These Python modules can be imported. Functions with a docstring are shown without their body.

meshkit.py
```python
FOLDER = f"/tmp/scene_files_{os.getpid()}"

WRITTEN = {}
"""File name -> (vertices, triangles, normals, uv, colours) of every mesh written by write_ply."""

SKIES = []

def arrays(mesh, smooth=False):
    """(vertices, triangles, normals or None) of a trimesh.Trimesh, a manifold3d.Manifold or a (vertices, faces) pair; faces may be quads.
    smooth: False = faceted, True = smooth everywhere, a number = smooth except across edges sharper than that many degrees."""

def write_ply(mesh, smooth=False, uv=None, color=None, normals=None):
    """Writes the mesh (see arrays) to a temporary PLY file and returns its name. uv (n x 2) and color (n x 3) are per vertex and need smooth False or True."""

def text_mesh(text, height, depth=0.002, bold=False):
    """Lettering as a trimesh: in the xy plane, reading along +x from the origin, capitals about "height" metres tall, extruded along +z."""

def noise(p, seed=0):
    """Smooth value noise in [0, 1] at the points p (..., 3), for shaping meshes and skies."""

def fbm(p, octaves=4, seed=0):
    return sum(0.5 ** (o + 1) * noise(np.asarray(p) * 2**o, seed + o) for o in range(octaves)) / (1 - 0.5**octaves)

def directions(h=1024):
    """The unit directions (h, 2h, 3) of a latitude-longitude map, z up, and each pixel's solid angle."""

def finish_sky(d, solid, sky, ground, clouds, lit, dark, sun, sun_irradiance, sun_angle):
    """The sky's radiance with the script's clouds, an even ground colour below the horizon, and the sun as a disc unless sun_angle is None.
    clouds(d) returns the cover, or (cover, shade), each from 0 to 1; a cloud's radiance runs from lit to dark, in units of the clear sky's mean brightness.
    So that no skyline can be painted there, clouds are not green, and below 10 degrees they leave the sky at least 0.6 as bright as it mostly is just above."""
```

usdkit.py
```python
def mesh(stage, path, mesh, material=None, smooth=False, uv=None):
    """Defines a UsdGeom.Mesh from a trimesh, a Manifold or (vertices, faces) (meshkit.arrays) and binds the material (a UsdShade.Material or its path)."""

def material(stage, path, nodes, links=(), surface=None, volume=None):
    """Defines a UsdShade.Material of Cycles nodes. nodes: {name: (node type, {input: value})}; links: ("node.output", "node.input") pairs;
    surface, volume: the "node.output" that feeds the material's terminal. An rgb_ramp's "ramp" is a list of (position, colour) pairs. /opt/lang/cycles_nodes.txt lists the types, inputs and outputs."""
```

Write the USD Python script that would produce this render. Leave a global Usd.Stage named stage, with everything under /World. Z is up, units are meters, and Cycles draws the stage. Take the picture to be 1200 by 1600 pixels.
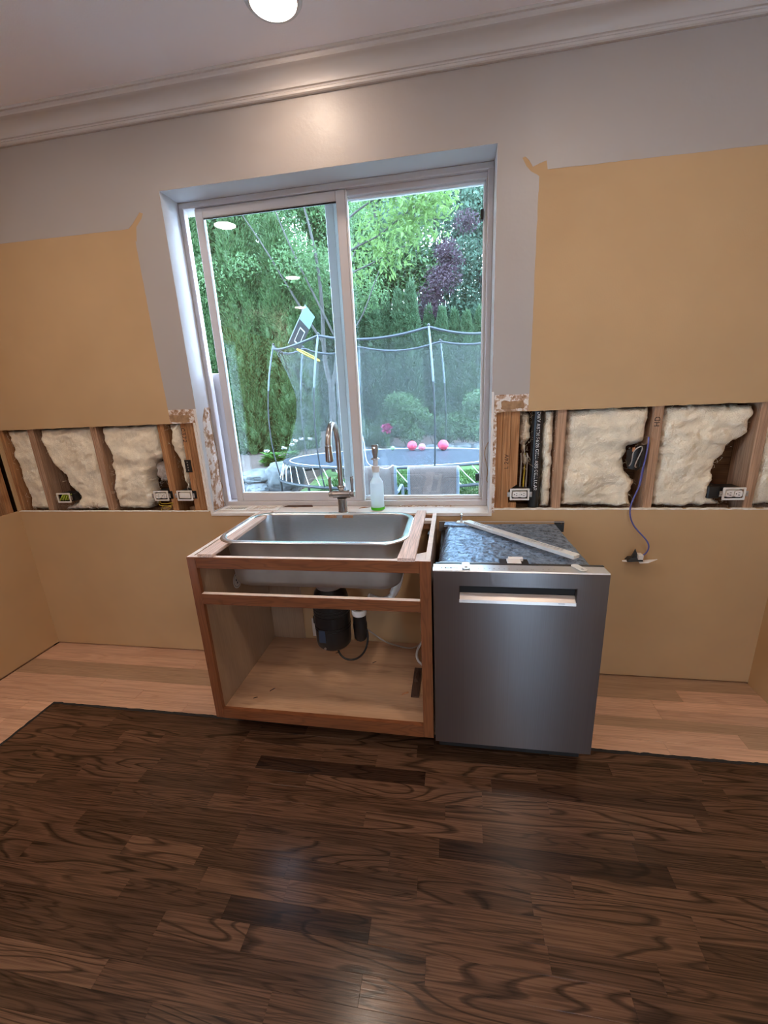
import math, random
import numpy as np, trimesh, manifold3d, usdkit, meshkit
from manifold3d import Manifold, CrossSection, FillRule
from pxr import Usd, UsdGeom, UsdLux, UsdShade, Gf, Sdf

random.seed(7)
RNG = np.random.default_rng(11)
stage = Usd.Stage.CreateInMemory()
UsdGeom.SetStageUpAxis(stage, 'Z'); UsdGeom.SetStageMetersPerUnit(stage, 1.0)
UsdGeom.Xform.Define(stage, '/World'); UsdGeom.Scope.Define(stage, '/World/Looks')

# ------------------------------------------------------------------ camera
CAM = dict(pos=(0.0, -1.9904, 1.466), yaw=0.1726, pitch=0.2815, roll=-0.0491, f=651.94)
EXPOSURE = 1.2
SKY = 2.5            # overcast sky radiance
LAMP = 80.0          # downlight lens radiance
def camera():
    c = UsdGeom.Camera.Define(stage, '/World/camera')
    cy, sy, cp, sp = math.cos(CAM['yaw']), math.sin(CAM['yaw']), math.cos(CAM['pitch']), math.sin(CAM['pitch'])
    fwd = np.array([-sy*cp, cy*cp, -sp]); right = np.array([cy, sy, 0.0]); up = np.cross(right, fwd)
    cr, sr = math.cos(CAM['roll']), math.sin(CAM['roll'])
    r2, u2 = cr*right + sr*up, -sr*right + cr*up
    m = Gf.Matrix4d(*r2, 0, *u2, 0, *(-fwd), 0, *CAM['pos'], 1)
    c.AddTransformOp().Set(m)
    c.CreateHorizontalApertureAttr(24.0); c.CreateVerticalApertureAttr(32.0)
    c.CreateFocalLengthAttr(24.0*CAM['f']/1200.0)
    c.CreateClippingRangeAttr(Gf.Vec2f(0.02, 400)); c.CreateExposureAttr(EXPOSURE); c.CreateFStopAttr(0.0)
camera()

# ------------------------------------------------------------------ sky: a bright overcast
dome = UsdLux.DomeLight.Define(stage, '/World/sky')
dome.CreateIntensityAttr(SKY); dome.CreateColorAttr(Gf.Vec3f(0.70, 0.95, 1.32))

# ------------------------------------------------------------------ naming, things, parts
COUNT, LOC = {}, {}
def fresh(parent, kind):
    k = (parent, kind); n = COUNT.get(k, 0); COUNT[k] = n + 1
    return f'{parent}/{kind}' + (f'_{n:03d}' if n else '')
def data(prim, label=None, cat=None, group=None, kind=None):
    for k, v in (('label', label), ('category', cat), ('group', group), ('kind', kind)):
        if v: prim.SetCustomDataByKey(k, v)
    return prim
def thing(kind, label, cat, loc=(0, 0, 0), group=None, structure=False):
    p = fresh('/World', kind); x = UsdGeom.Xform.Define(stage, p)
    x.AddTranslateOp().Set(Gf.Vec3d(*map(float, loc))); LOC[p] = np.array(loc, float)
    data(x.GetPrim(), label, cat, group, 'structure' if structure else None)
    return p
def tri(m):
    v, f, _ = meshkit.arrays(m, False)
    return trimesh.Trimesh(v, f, process=False)
def part(parent, kind, mesh, mat, smooth=35, label=None, stuff=False):
    """One mesh in world coordinates under a thing or a part."""
    p = fresh(parent, kind); m = tri(mesh)
    base = parent
    while base not in LOC: base = base.rsplit('/', 1)[0]
    m = trimesh.Trimesh(np.array(m.vertices) - LOC[base], m.faces, process=False)
    if smooth not in (False, True): m.merge_vertices()
    pr = usdkit.mesh(stage, p, m, mat, smooth=smooth)
    data(pr.GetPrim(), label, None, None, 'stuff' if stuff else None)
    return p
def solo(kind, mesh, mat, label, cat, loc=(0, 0, 0), group=None, smooth=35, structure=False, stuff=False):
    """A top-level thing that is one mesh."""
    p = fresh('/World', kind); m = tri(mesh)
    m = trimesh.Trimesh(np.array(m.vertices) - np.array(loc, float), m.faces, process=False)
    if smooth not in (False, True): m.merge_vertices()
    pr = usdkit.mesh(stage, p, m, mat, smooth=smooth); pr.AddTranslateOp().Set(Gf.Vec3d(*map(float, loc)))
    data(pr.GetPrim(), label, cat, group, 'structure' if structure else 'stuff' if stuff else None)
    return p
def copy(src, kind, label, loc, rotz=0.0, scale=(1, 1, 1), group=None):
    p = fresh('/World', kind); x = UsdGeom.Xform.Define(stage, p); pr = x.GetPrim()
    cd = stage.GetPrimAtPath(src).GetCustomData()
    pr.GetReferences().AddInternalReference(src); pr.SetInstanceable(True)
    x.ClearXformOpOrder()
    x.AddTranslateOp().Set(Gf.Vec3d(*map(float, loc))) if not pr.GetAttribute('xformOp:translate') else pr.GetAttribute('xformOp:translate').Set(Gf.Vec3d(*map(float, loc)))
    ops = [UsdGeom.XformOp(pr.GetAttribute('xformOp:translate'))]
    r = x.AddRotateZOp(); r.Set(float(math.degrees(rotz))); s = x.AddScaleOp(); s.Set(Gf.Vec3f(*map(float, scale)))
    x.SetXformOpOrder(ops + [r, s])
    data(pr, label, cd.get('category'), group or cd.get('group'))
    return p

# ------------------------------------------------------------------ shapes
def box(x0, x1, y0, y1, z0, z1, b=0.0015):
    x0, x1, y0, y1, z0, z1 = min(x0, x1), max(x0, x1), min(y0, y1), max(y0, y1), min(z0, z1), max(z0, z1)
    b = min(b, 0.45*min(x1-x0, y1-y0, z1-z0))
    pts = []
    for sx in (0, 1):
        for sy in (0, 1):
            for sz in (0, 1):
                c = np.array([(x0, x1)[sx], (y0, y1)[sy], (z0, z1)[sz]])
                s = np.array([1-2*sx, 1-2*sy, 1-2*sz])*b
                for k in range(3):
                    q = c + s; q[k] = c[k]; pts.append(q)
    return trimesh.convex.convex_hull(np.array(pts))
def hull(pts): return trimesh.convex.convex_hull(np.array(pts, float))
def join(*ms):
    ms = [tri(m) for m in ms]
    return trimesh.util.concatenate(ms)
def moved(m, t=(0, 0, 0), rx=0, ry=0, rz=0):
    m = tri(m).copy()
    for a, ax in ((rx, (1, 0, 0)), (ry, (0, 1, 0)), (rz, (0, 0, 1))):
        if a: m.apply_transform(trimesh.transformations.rotation_matrix(a, ax))
    m.apply_translation(t); return m
def along(m, a, b):
    """A mesh built along +z from the origin, turned to start at a and point at b."""
    a, b = np.array(a, float), np.array(b, float)
    m = tri(m).copy(); m.apply_transform(trimesh.geometry.align_vectors([0, 0, 1], (b-a)/np.linalg.norm(b-a))); m.apply_translation(a)
    return m
def lathe(profile, n=32, at=(0, 0, 0)):
    """profile: (r, z) pairs from bottom to top; closed at the axis."""
    p = [(max(r, 0.0), z) for r, z in profile]
    if p[0][0] > 0: p = [(0, p[0][1])] + p
    if p[-1][0] > 0: p = p + [(0, p[-1][1])]
    m = trimesh.creation.revolve(np.array(p), sections=n)
    m.merge_vertices(); m.apply_translation(at); return m
def spline(pts, n=60):
    from scipy.interpolate import CubicSpline
    pts = np.array(pts, float); t = np.r_[0, np.cumsum(np.linalg.norm(np.diff(pts, axis=0), axis=1))]
    return CubicSpline(t, pts)(np.linspace(0, t[-1], n))
def tube(path, r, n=10, cap=True):
    p = np.array(path, float); k = len(p); r = np.broadcast_to(np.asarray(r, float), (k,))
    t = np.gradient(p, axis=0); t /= np.linalg.norm(t, axis=1, keepdims=True) + 1e-12
    ref = np.array([0, 0, 1.0]) if abs(t[0][2]) < 0.9 else np.array([1.0, 0, 0])
    a = np.cross(t[0], ref); a /= np.linalg.norm(a); A = [a]
    for i in range(1, k):
        a = A[-1] - t[i]*np.dot(A[-1], t[i]); A.append(a/np.linalg.norm(a))
    A = np.array(A); B = np.cross(t, A); ang = np.arange(n)*2*np.pi/n
    v = p[:, None] + r[:, None, None]*(np.cos(ang)[None, :, None]*A[:, None] + np.sin(ang)[None, :, None]*B[:, None])
    i, j = np.meshgrid(np.arange(k-1), np.arange(n), indexing='ij')
    q = np.stack([i*n+j, i*n+(j+1) % n, (i+1)*n+(j+1) % n, (i+1)*n+j], -1).reshape(-1, 4)
    f = np.vstack([q[:, [0, 1, 2]], q[:, [0, 2, 3]]]); v = v.reshape(-1, 3)
    if cap:
        c0, c1 = len(v), len(v)+1; v = np.vstack([v, p[0], p[-1]])
        jj = np.arange(n)
        f = np.vstack([f, np.c_[np.full(n, c0), (jj+1) % n, jj], np.c_[np.full(n, c1), (k-1)*n+jj, (k-1)*n+(jj+1) % n]])
    return trimesh.Trimesh(v, f, process=False)
def poly_xz(polys, y0, y1):
    """Polygons in the x-z plane made into a solid between y0 and y1."""
    cs = CrossSection([np.array(p, float) for p in polys], FillRule.EvenOdd) if not isinstance(polys, CrossSection) else polys
    m = tri(cs.extrude(y1-y0)); v = np.array(m.vertices)
    return trimesh.Trimesh(np.c_[v[:, 0], y1 - v[:, 2], v[:, 1]], m.faces, process=False)
def poly_yz(polys, x0, x1):
    cs = CrossSection([np.array(p, float) for p in polys], FillRule.EvenOdd) if not isinstance(polys, CrossSection) else polys
    m = tri(cs.extrude(x1-x0)); v = np.array(m.vertices)
    return trimesh.Trimesh(np.c_[x0 + v[:, 2], v[:, 0], v[:, 1]], m.faces, process=False)
def poly_xy(polys, z0, z1):
    cs = CrossSection([np.array(p, float) for p in polys], FillRule.EvenOdd) if not isinstance(polys, CrossSection) else polys
    m = tri(cs.extrude(z1-z0)); v = np.array(m.vertices)
    return trimesh.Trimesh(v + [0, 0, z0], m.faces, process=False)
def rect(x0, x1, z0, z1): return [(x0, z0), (x1, z0), (x1, z1), (x0, z1)]
def ragged(poly, amp, step=0.012, seed=0):
    """A polygon's edges cut up and pushed about by noise."""
    poly = np.array(poly, float); out = []
    for a, b in zip(poly, np.roll(poly, -1, 0)):
        n = max(1, int(np.linalg.norm(b-a)/step))
        out += [a + (b-a)*i/n for i in range(n)]
    out = np.array(out); q = np.c_[out*40, np.full(len(out), seed*3.7)]
    d = np.c_[meshkit.fbm(q, seed=seed), meshkit.fbm(q, seed=seed+50)]
    return out + (d - d.mean(0))*amp*2
def rounded(x0, x1, y0, y1, r, n=8):
    pts = []
    for cx, cy, a0 in ((x1-r, y1-r, 0), (x0+r, y1-r, 90), (x0+r, y0+r, 180), (x1-r, y0+r, 270)):
        for i in range(n+1):
            a = math.radians(a0 + 90*i/n); pts.append((cx + r*math.cos(a), cy + r*math.sin(a)))
    return pts
def loft(rings, closed_bottom=False):
    """Rings of equal length (k x n x 3) joined into a skin."""
    R = np.array(rings, float); k, n = R.shape[:2]
    i, j = np.meshgrid(np.arange(k-1), np.arange(n), indexing='ij')
    q = np.stack([i*n+j, i*n+(j+1) % n, (i+1)*n+(j+1) % n, (i+1)*n+j], -1).reshape(-1, 4)
    f = np.vstack([q[:, [0, 1, 2]], q[:, [0, 2, 3]]]); v = R.reshape(-1, 3)
    if closed_bottom:
        c = len(v); v = np.vstack([v, R[-1].mean(0)]); jj = np.arange(n); b = (k-1)*n
        f = np.vstack([f, np.c_[b+jj, b+(jj+1) % n, np.full(n, c)]])
    return trimesh.Trimesh(v, f, process=False)
def lettering(text, h, at, depth=0.0006, facing='front', turn=0, bold=False):
    """Text on a face that looks to -y (front) or +z (top); at = lower left corner."""
    m = meshkit.text_mesh(text, h, depth, bold) if bold else meshkit.text_mesh(text, h, depth)
    m = tri(m)
    if turn: m.apply_transform(trimesh.transformations.rotation_matrix(turn, (0, 0, 1)))
    if facing == 'front': m.apply_transform(trimesh.transformations.rotation_matrix(math.pi/2, (1, 0, 0)))
    m.apply_translation(at); return m

# ------------------------------------------------------------------ materials
MADE = {}
def mk(name, nodes, links, surface): 
    MADE[name] = usdkit.material(stage, f'/World/Looks/{name}', nodes, links, surface=surface); return MADE[name]
def plain(name, col, rough=0.6, metal=0.0, spec=0.5, vary=0.0, scale=6.0, bump=0.0, bscale=120.0, stretch=(1, 1, 1), detail=3.0, **extra):
    n = {'p': ('principled_bsdf', dict(roughness=rough, metallic=metal, specular_ior_level=spec, base_color=col, **extra))}; l = []
    if vary or bump:
        n['g'] = ('texture_coordinate', {}); n['m'] = ('mapping', {'scale': stretch}); l += [('g.object', 'm.vector')]
    if vary:
        c = np.array(col)
        n['n'] = ('noise_texture', {'scale': scale, 'detail': detail})
        n['r'] = ('rgb_ramp', {'ramp': [(0.3, tuple(c*(1-vary))), (0.7, tuple(np.minimum(c*(1+vary), 1)))]})
        l += [('m.vector', 'n.vector'), ('n.fac', 'r.fac'), ('r.color', 'p.base_color')]
    if bump:
        n['bn'] = ('noise_texture', {'scale': bscale, 'detail': 3}); n['b'] = ('bump', {'strength': bump, 'distance': 0.004})
        l += [('m.vector', 'bn.vector'), ('bn.fac', 'b.height'), ('b.normal', 'p.normal')]
    return mk(name, n, l, 'p.BSDF')
def wood(name, light, dark, axis='x', rough=0.5, lines=8.0, amount=0.7, fibre=0.35, vary=0.25, scale=1.0, coat=0.0, line_width=0.30, squash=7.0, spec=0.5, blotch=0.0, blotch_col=(0.1, 0.05, 0.03)):
    """Long-grained wood: contour lines of stretched noise for the figure, fine streaks for the pores, tone by object."""
    st = {'x': (1.0, squash, squash), 'y': (squash, 1.0, squash), 'z': (squash, squash, 1.0)}[axis]
    ff = {'x': (6, 260, 260), 'y': (260, 6, 260), 'z': (260, 260, 6)}[axis]
    n = {'g': ('geometry', {}), 'o': ('object_info', {}), 'off': ('vector_math', {'math_type': 'scale', 'vector1': (37.0, 71.0, 53.0)}), 'a': ('vector_math', {'math_type': 'add'}),
         'm': ('mapping', {'scale': st}), 'n': ('noise_texture', {'scale': 1.3*scale, 'detail': 1.5, 'roughness': 0.45, 'distortion': 0.25}),
         'k': ('math', {'math_type': 'multiply', 'value2': lines}), 'fr': ('math', {'math_type': 'fraction'}),
         'r': ('rgb_ramp', {'ramp': [(0.0, (0, 0, 0)), (line_width*0.55, (0.25, 0.25, 0.25)), (line_width, (1, 1, 1)), (0.86, (0.75, 0.75, 0.75)), (1.0, (0, 0, 0))]}),
         'fm': ('mapping', {'scale': ff}), 'fn': ('noise_texture', {'scale': 1.0, 'detail': 2}), 'frp': ('rgb_ramp', {'ramp': [(0.35, (1-fibre,)*3), (0.6, (1, 1, 1))]}),
         'amt': ('mix', {'fac': amount, 'color1': (1, 1, 1)}), 'c': ('mix', {'color1': dark, 'color2': light}), 'f2': ('mix', {'mix_type': 'multiply', 'fac': 1.0}),
         'tv': ('map_range', {'from_min': 0, 'from_max': 1, 'to_min': 1-vary, 'to_max': 1+vary}), 'hs': ('hsv', {}), 
         'bw': ('rgb_to_bw', {}), 'b': ('bump', {'strength': 0.12, 'distance': 0.001}),
         'p': ('principled_bsdf', dict(roughness=rough, coat_weight=coat, coat_roughness=0.12, specular_ior_level=spec))}
    l = [('o.random', 'off.scale'), ('g.position', 'a.vector1'), ('off.vector', 'a.vector2'), ('a.vector', 'm.vector'), ('m.vector', 'n.vector'), ('n.fac', 'k.value1'), ('k.value', 'fr.value1'), ('fr.value', 'r.fac'),
         ('a.vector', 'fm.vector'), ('fm.vector', 'fn.vector'), ('fn.fac', 'frp.fac'), ('r.color', 'amt.color2'), ('amt.color', 'bw.color'), ('bw.val', 'c.fac'), ('c.color', 'f2.color1'), ('frp.color', 'f2.color2'),
         ('o.random', 'tv.value'), ('tv.result', 'hs.value'), ('f2.color', 'hs.color'), ('fn.fac', 'b.height'), ('b.normal', 'p.normal')]
    out = 'hs.color'
    if blotch:
        n['bn'] = ('noise_texture', {'scale': 3.5, 'detail': 4, 'roughness': 0.6}); n['br'] = ('rgb_ramp', {'ramp': [(0.55, (0, 0, 0)), (0.75, (blotch,)*3)]}); n['bb'] = ('rgb_to_bw', {}); n['bm'] = ('mix', {'color2': blotch_col})
        l += [('m.vector', 'bn.vector'), ('bn.fac', 'br.fac'), ('br.color', 'bb.color'), ('bb.val', 'bm.fac'), (out, 'bm.color1')]; out = 'bm.color'
    l.append((out, 'p.base_color'))
    return mk(name, n, l, 'p.BSDF')
def leafy(name, c1, c2, c3, trans=0.35, rough=0.55):
    return mk(name, {'g': ('geometry', {}), 'r': ('rgb_ramp', {'ramp': [(0, c1), (0.5, c2), (1, c3)]}), 'p': ('principled_bsdf', {'roughness': rough, 'specular_ior_level': 0.3}), 't': ('translucent_bsdf', {}), 'x': ('mix_closure', {'fac': trans})},
              [('g.random_per_island', 'r.fac'), ('r.color', 'p.base_color'), ('r.color', 't.color'), ('p.BSDF', 'x.closure1'), ('t.BSDF', 'x.closure2')], 'x.closure')

tan_paint = plain('tan_paint', (0.53, 0.34, 0.18), rough=0.75, spec=0.25, vary=0.04, scale=3, bump=0.10, bscale=160)
white_paint = plain('white_paint', (0.42, 0.365, 0.335), rough=0.42, spec=0.45, vary=0.02, scale=2, bump=0.16, bscale=55)
ceiling_paint = plain('ceiling_paint', (0.87, 0.81, 0.83), rough=0.9, spec=0.2, bump=0.10, bscale=140)
crown_paint = plain('crown_paint', (0.60, 0.535, 0.505), rough=0.45, spec=0.5)
jamb_paint = plain('jamb_paint', (0.64, 0.65, 0.68), rough=0.5, spec=0.4, bump=0.05, bscale=120)
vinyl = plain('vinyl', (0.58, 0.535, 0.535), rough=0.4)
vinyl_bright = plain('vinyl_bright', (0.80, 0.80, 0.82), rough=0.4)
sill_paint = plain('sill_paint', (0.78, 0.72, 0.68), rough=0.5, vary=0.06, scale=14)
torn = mk('torn_paper', {'g': ('geometry', {}), 'n': ('noise_texture', {'scale': 26, 'detail': 6, 'roughness': 0.65}), 'r': ('rgb_ramp', {'ramp': [(0.40, (0.33, 0.19, 0.11)), (0.49, (0.55, 0.38, 0.28)), (0.53, (0.78, 0.72, 0.68)), (0.62, (0.72, 0.64, 0.58))]}), 'b': ('bump', {'strength': 0.6, 'distance': 0.003}), 'p': ('principled_bsdf', {'roughness': 0.9, 'specular_ior_level': 0.1})},
          [('g.position', 'n.vector'), ('n.fac', 'r.fac'), ('r.color', 'p.base_color'), ('n.fac', 'b.height'), ('b.normal', 'p.normal')], 'p.BSDF')
brown_paper = plain('brown_paper', (0.36, 0.215, 0.12), rough=0.95, spec=0.1, vary=0.25, scale=40)
gypsum = plain('gypsum', (0.80, 0.72, 0.64), rough=0.95, spec=0.1, vary=0.1, scale=60, bump=0.5, bscale=200)
stud_pale = wood('stud_pale', (0.50, 0.30, 0.19), (0.38, 0.21, 0.12), 'z', rough=0.75, lines=7, amount=0.5, vary=0.12, spec=0.2)
stud_warm = wood('stud_warm', (0.48, 0.235, 0.105), (0.34, 0.14, 0.055), 'z', rough=0.7, lines=9, amount=0.6, vary=0.10, spec=0.2)
sheathing = wood('sheathing', (0.20, 0.09, 0.04), (0.10, 0.04, 0.02), 'x', rough=0.9, lines=6, amount=0.6, spec=0.1)
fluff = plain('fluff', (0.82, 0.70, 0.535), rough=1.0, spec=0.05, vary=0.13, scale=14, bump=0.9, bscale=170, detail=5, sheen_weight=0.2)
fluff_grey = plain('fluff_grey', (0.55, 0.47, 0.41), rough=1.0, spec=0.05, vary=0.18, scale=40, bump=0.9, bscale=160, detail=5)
stained = wood('stained_oak', (0.135, 0.066, 0.036), (0.016, 0.008, 0.005), 'x', rough=0.2, lines=13, amount=0.82, fibre=0.45, vary=0.24, scale=0.95, squash=7.5, line_width=0.2, spec=0.42)
stained_b = wood('stained_oak_straight', (0.108, 0.052, 0.028), (0.022, 0.010, 0.006), 'x', rough=0.2, lines=13, amount=0.6, fibre=0.5, vary=0.30, scale=1.0, squash=16.0, line_width=0.25, spec=0.42)
stained_c = wood('stained_oak_dark', (0.062, 0.029, 0.017), (0.013, 0.007, 0.005), 'x', rough=0.2, lines=8, amount=0.7, fibre=0.5, vary=0.3, scale=1.2, squash=9.0, line_width=0.16, spec=0.42)
raw_oak = wood('raw_oak', (0.68, 0.40, 0.26), (0.54, 0.295, 0.185), 'x', rough=0.7, lines=6, amount=0.55, fibre=0.18, vary=0.13, scale=1.2, squash=11, spec=0.2, blotch=0.25, blotch_col=(0.30, 0.15, 0.09))
raw_grey = wood('raw_oak_dull', (0.46, 0.285, 0.175), (0.37, 0.215, 0.13), 'x', rough=0.8, lines=5, amount=0.4, fibre=0.2, vary=0.1, squash=11, spec=0.15)
subfloor = plain('subfloor', (0.05, 0.03, 0.02), rough=0.9)
cherry_x = wood('cherry_frame_across', (0.225, 0.073, 0.026), (0.125, 0.036, 0.013), 'x', rough=0.38, lines=9, amount=0.65, fibre=0.2, vary=0.08, scale=2.6, squash=6, spec=0.4)
cherry_z = wood('cherry_frame_upright', (0.225, 0.073, 0.026), (0.140, 0.040, 0.014), 'z', rough=0.38, lines=8, amount=0.6, fibre=0.2, vary=0.08, scale=2.0, squash=9, spec=0.4)
pink_board = wood('pale_board', (0.84, 0.61, 0.52), (0.74, 0.49, 0.40), 'y', rough=0.6, lines=4, amount=0.35, vary=0.08, spec=0.25)
brown_board = wood('tan_board', (0.46, 0.235, 0.125), (0.34, 0.16, 0.08), 'y', rough=0.6, lines=7, amount=0.5, vary=0.08, spec=0.25)
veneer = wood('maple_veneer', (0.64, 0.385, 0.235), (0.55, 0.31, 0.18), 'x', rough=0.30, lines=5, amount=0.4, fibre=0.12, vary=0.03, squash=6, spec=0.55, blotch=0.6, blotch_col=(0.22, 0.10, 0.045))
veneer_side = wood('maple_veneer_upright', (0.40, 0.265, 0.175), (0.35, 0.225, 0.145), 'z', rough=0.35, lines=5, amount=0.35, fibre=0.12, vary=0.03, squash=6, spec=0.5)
edge_white = plain('edge_white', (0.80, 0.66, 0.58), rough=0.6, vary=0.08, scale=30)
dark_wood = wood('dark_scrap', (0.085, 0.038, 0.024), (0.04, 0.018, 0.012), 'y', rough=0.6)
chip_wood = plain('chip_wood', (0.50, 0.22, 0.10), rough=0.7, vary=0.2, scale=80)
steel_sink = plain('sink_steel', (0.62, 0.61, 0.61), rough=0.28, metal=1.0, vary=0.04, scale=60, stretch=(1, 8, 8), bump=0.02, bscale=300)
steel_rim = plain('sink_rim_steel', (0.72, 0.74, 0.76), rough=0.24, metal=1.0)
sink_coat = plain('sink_undercoat', (0.40, 0.36, 0.33), rough=0.5, vary=0.08, scale=12, metal=0.35)
brushed = mk('brushed_steel', {'g': ('geometry', {}), 'm': ('mapping', {'scale': (900, 900, 3)}), 'n': ('noise_texture', {'scale': 1.0, 'detail': 2}), 'r': ('map_range', {'from_min': 0.3, 'from_max': 0.7, 'to_min': 0.295, 'to_max': 0.305}), 't': ('tangent', {'direction_type': 'radial', 'axis': 'z'}),
            'b': ('bump', {'strength': 0.0, 'distance': 0.0004}), 'p': ('principled_bsdf', {'metallic': 1.0, 'base_color': (0.285, 0.255, 0.25), 'anisotropic': 0.8, 'anisotropic_rotation': 0.25})},
            [('g.position', 'm.vector'), ('m.vector', 'n.vector'), ('n.fac', 'r.value'), ('r.result', 'p.roughness'), ('n.fac', 'b.height'), ('b.normal', 'p.normal'), ('t.tangent', 'p.tangent')], 'p.BSDF')
nickel = plain('brushed_nickel', (0.46, 0.42, 0.40), rough=0.24, metal=1.0)
chrome = plain('chrome', (0.75, 0.75, 0.76), rough=0.12, metal=1.0)
zinc = plain('zinc', (0.80, 0.82, 0.82), rough=0.35, metal=0.35, vary=0.06, scale=50)
silver_plastic = plain('silver_fascia', (0.72, 0.73, 0.75), rough=0.33, metal=0.8)
handle_metal = plain('handle_metal', (0.62, 0.54, 0.49), rough=0.32, metal=0.9)
pocket_dark = plain('pocket_dark', (0.10, 0.085, 0.08), rough=0.3, metal=0.6)
felt = mk('felt_sky_tinted', {'g': ('geometry', {}), 'n': ('noise_texture', {'scale': 60, 'detail': 4, 'roughness': 0.6}), 'v': ('voronoi_texture', {'scale': 85, 'feature': 'smooth_f1'}), 'h': ('math', {'math_type': 'multiply_add', 'value2': 0.9}), 'r': ('rgb_ramp', {'ramp': [(0.33, (0.10, 0.14, 0.19)), (0.5, (0.27, 0.36, 0.49)), (0.75, (0.42, 0.52, 0.66))]}),
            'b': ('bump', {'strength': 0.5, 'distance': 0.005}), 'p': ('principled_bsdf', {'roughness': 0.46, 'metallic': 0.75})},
            [('g.position', 'n.vector'), ('g.position', 'v.vector'), ('v.distance', 'h.value1'), ('n.fac', 'h.value3'), ('n.fac', 'r.fac'), ('r.color', 'p.base_color'), ('h.value', 'b.height'), ('b.normal', 'p.normal')], 'p.BSDF')  # blue of the reflected sky is tinted into this base colour
black = plain('black_plastic', (0.012, 0.012, 0.013), rough=0.35)
black_matte = plain('black_matte', (0.015, 0.014, 0.014), rough=0.8)
white_plastic = plain('white_plastic', (0.72, 0.67, 0.62), rough=0.4)
grey_metal = plain('grey_metal', (0.45, 0.42, 0.40), rough=0.4, metal=0.8)
print_white = plain('print_white', (0.75, 0.75, 0.78), rough=0.6)
print_grey = plain('print_grey', (0.30, 0.31, 0.33), rough=0.6)
ink = plain('ink', (0.035, 0.02, 0.015), rough=0.8)
yellow_wire = plain('yellow_wire', (0.55, 0.36, 0.03), rough=0.5)
green_wire = plain('green_wire', (0.34, 0.40, 0.04), rough=0.5)
blue_cable = plain('blue_cable', (0.10, 0.10, 0.30), rough=0.45)
grey_cable = plain('grey_cable', (0.42, 0.36, 0.31), rough=0.5)
pvc = plain('white_pvc', (0.78, 0.74, 0.72), rough=0.35)
label_blue = plain('label_blue', (0.03, 0.05, 0.10), rough=0.4)
bottle_plastic = mk('bottle_plastic', {'p': ('principled_bsdf', {'base_color': (0.86, 0.93, 0.97), 'roughness': 0.35}), 't': ('translucent_bsdf', {'color': (0.88, 0.95, 0.99)}), 'c': ('transparent_bsdf', {'color': (0.9, 0.96, 1.0)}), 'x': ('mix_closure', {'fac': 0.5}), 'y': ('mix_closure', {'fac': 0.12})},
                    [('p.BSDF', 'x.closure1'), ('t.BSDF', 'x.closure2'), ('x.closure', 'y.closure1'), ('c.BSDF', 'y.closure2')], 'y.closure')
green_soap = mk('green_soap', {'p': ('principled_bsdf', {'base_color': (0.16, 0.72, 0.05), 'roughness': 0.25}), 't': ('translucent_bsdf', {'color': (0.25, 0.9, 0.08)}), 'x': ('mix_closure', {'fac': 0.5})}, [('p.BSDF', 'x.closure1'), ('t.BSDF', 'x.closure2')], 'x.closure')
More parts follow.
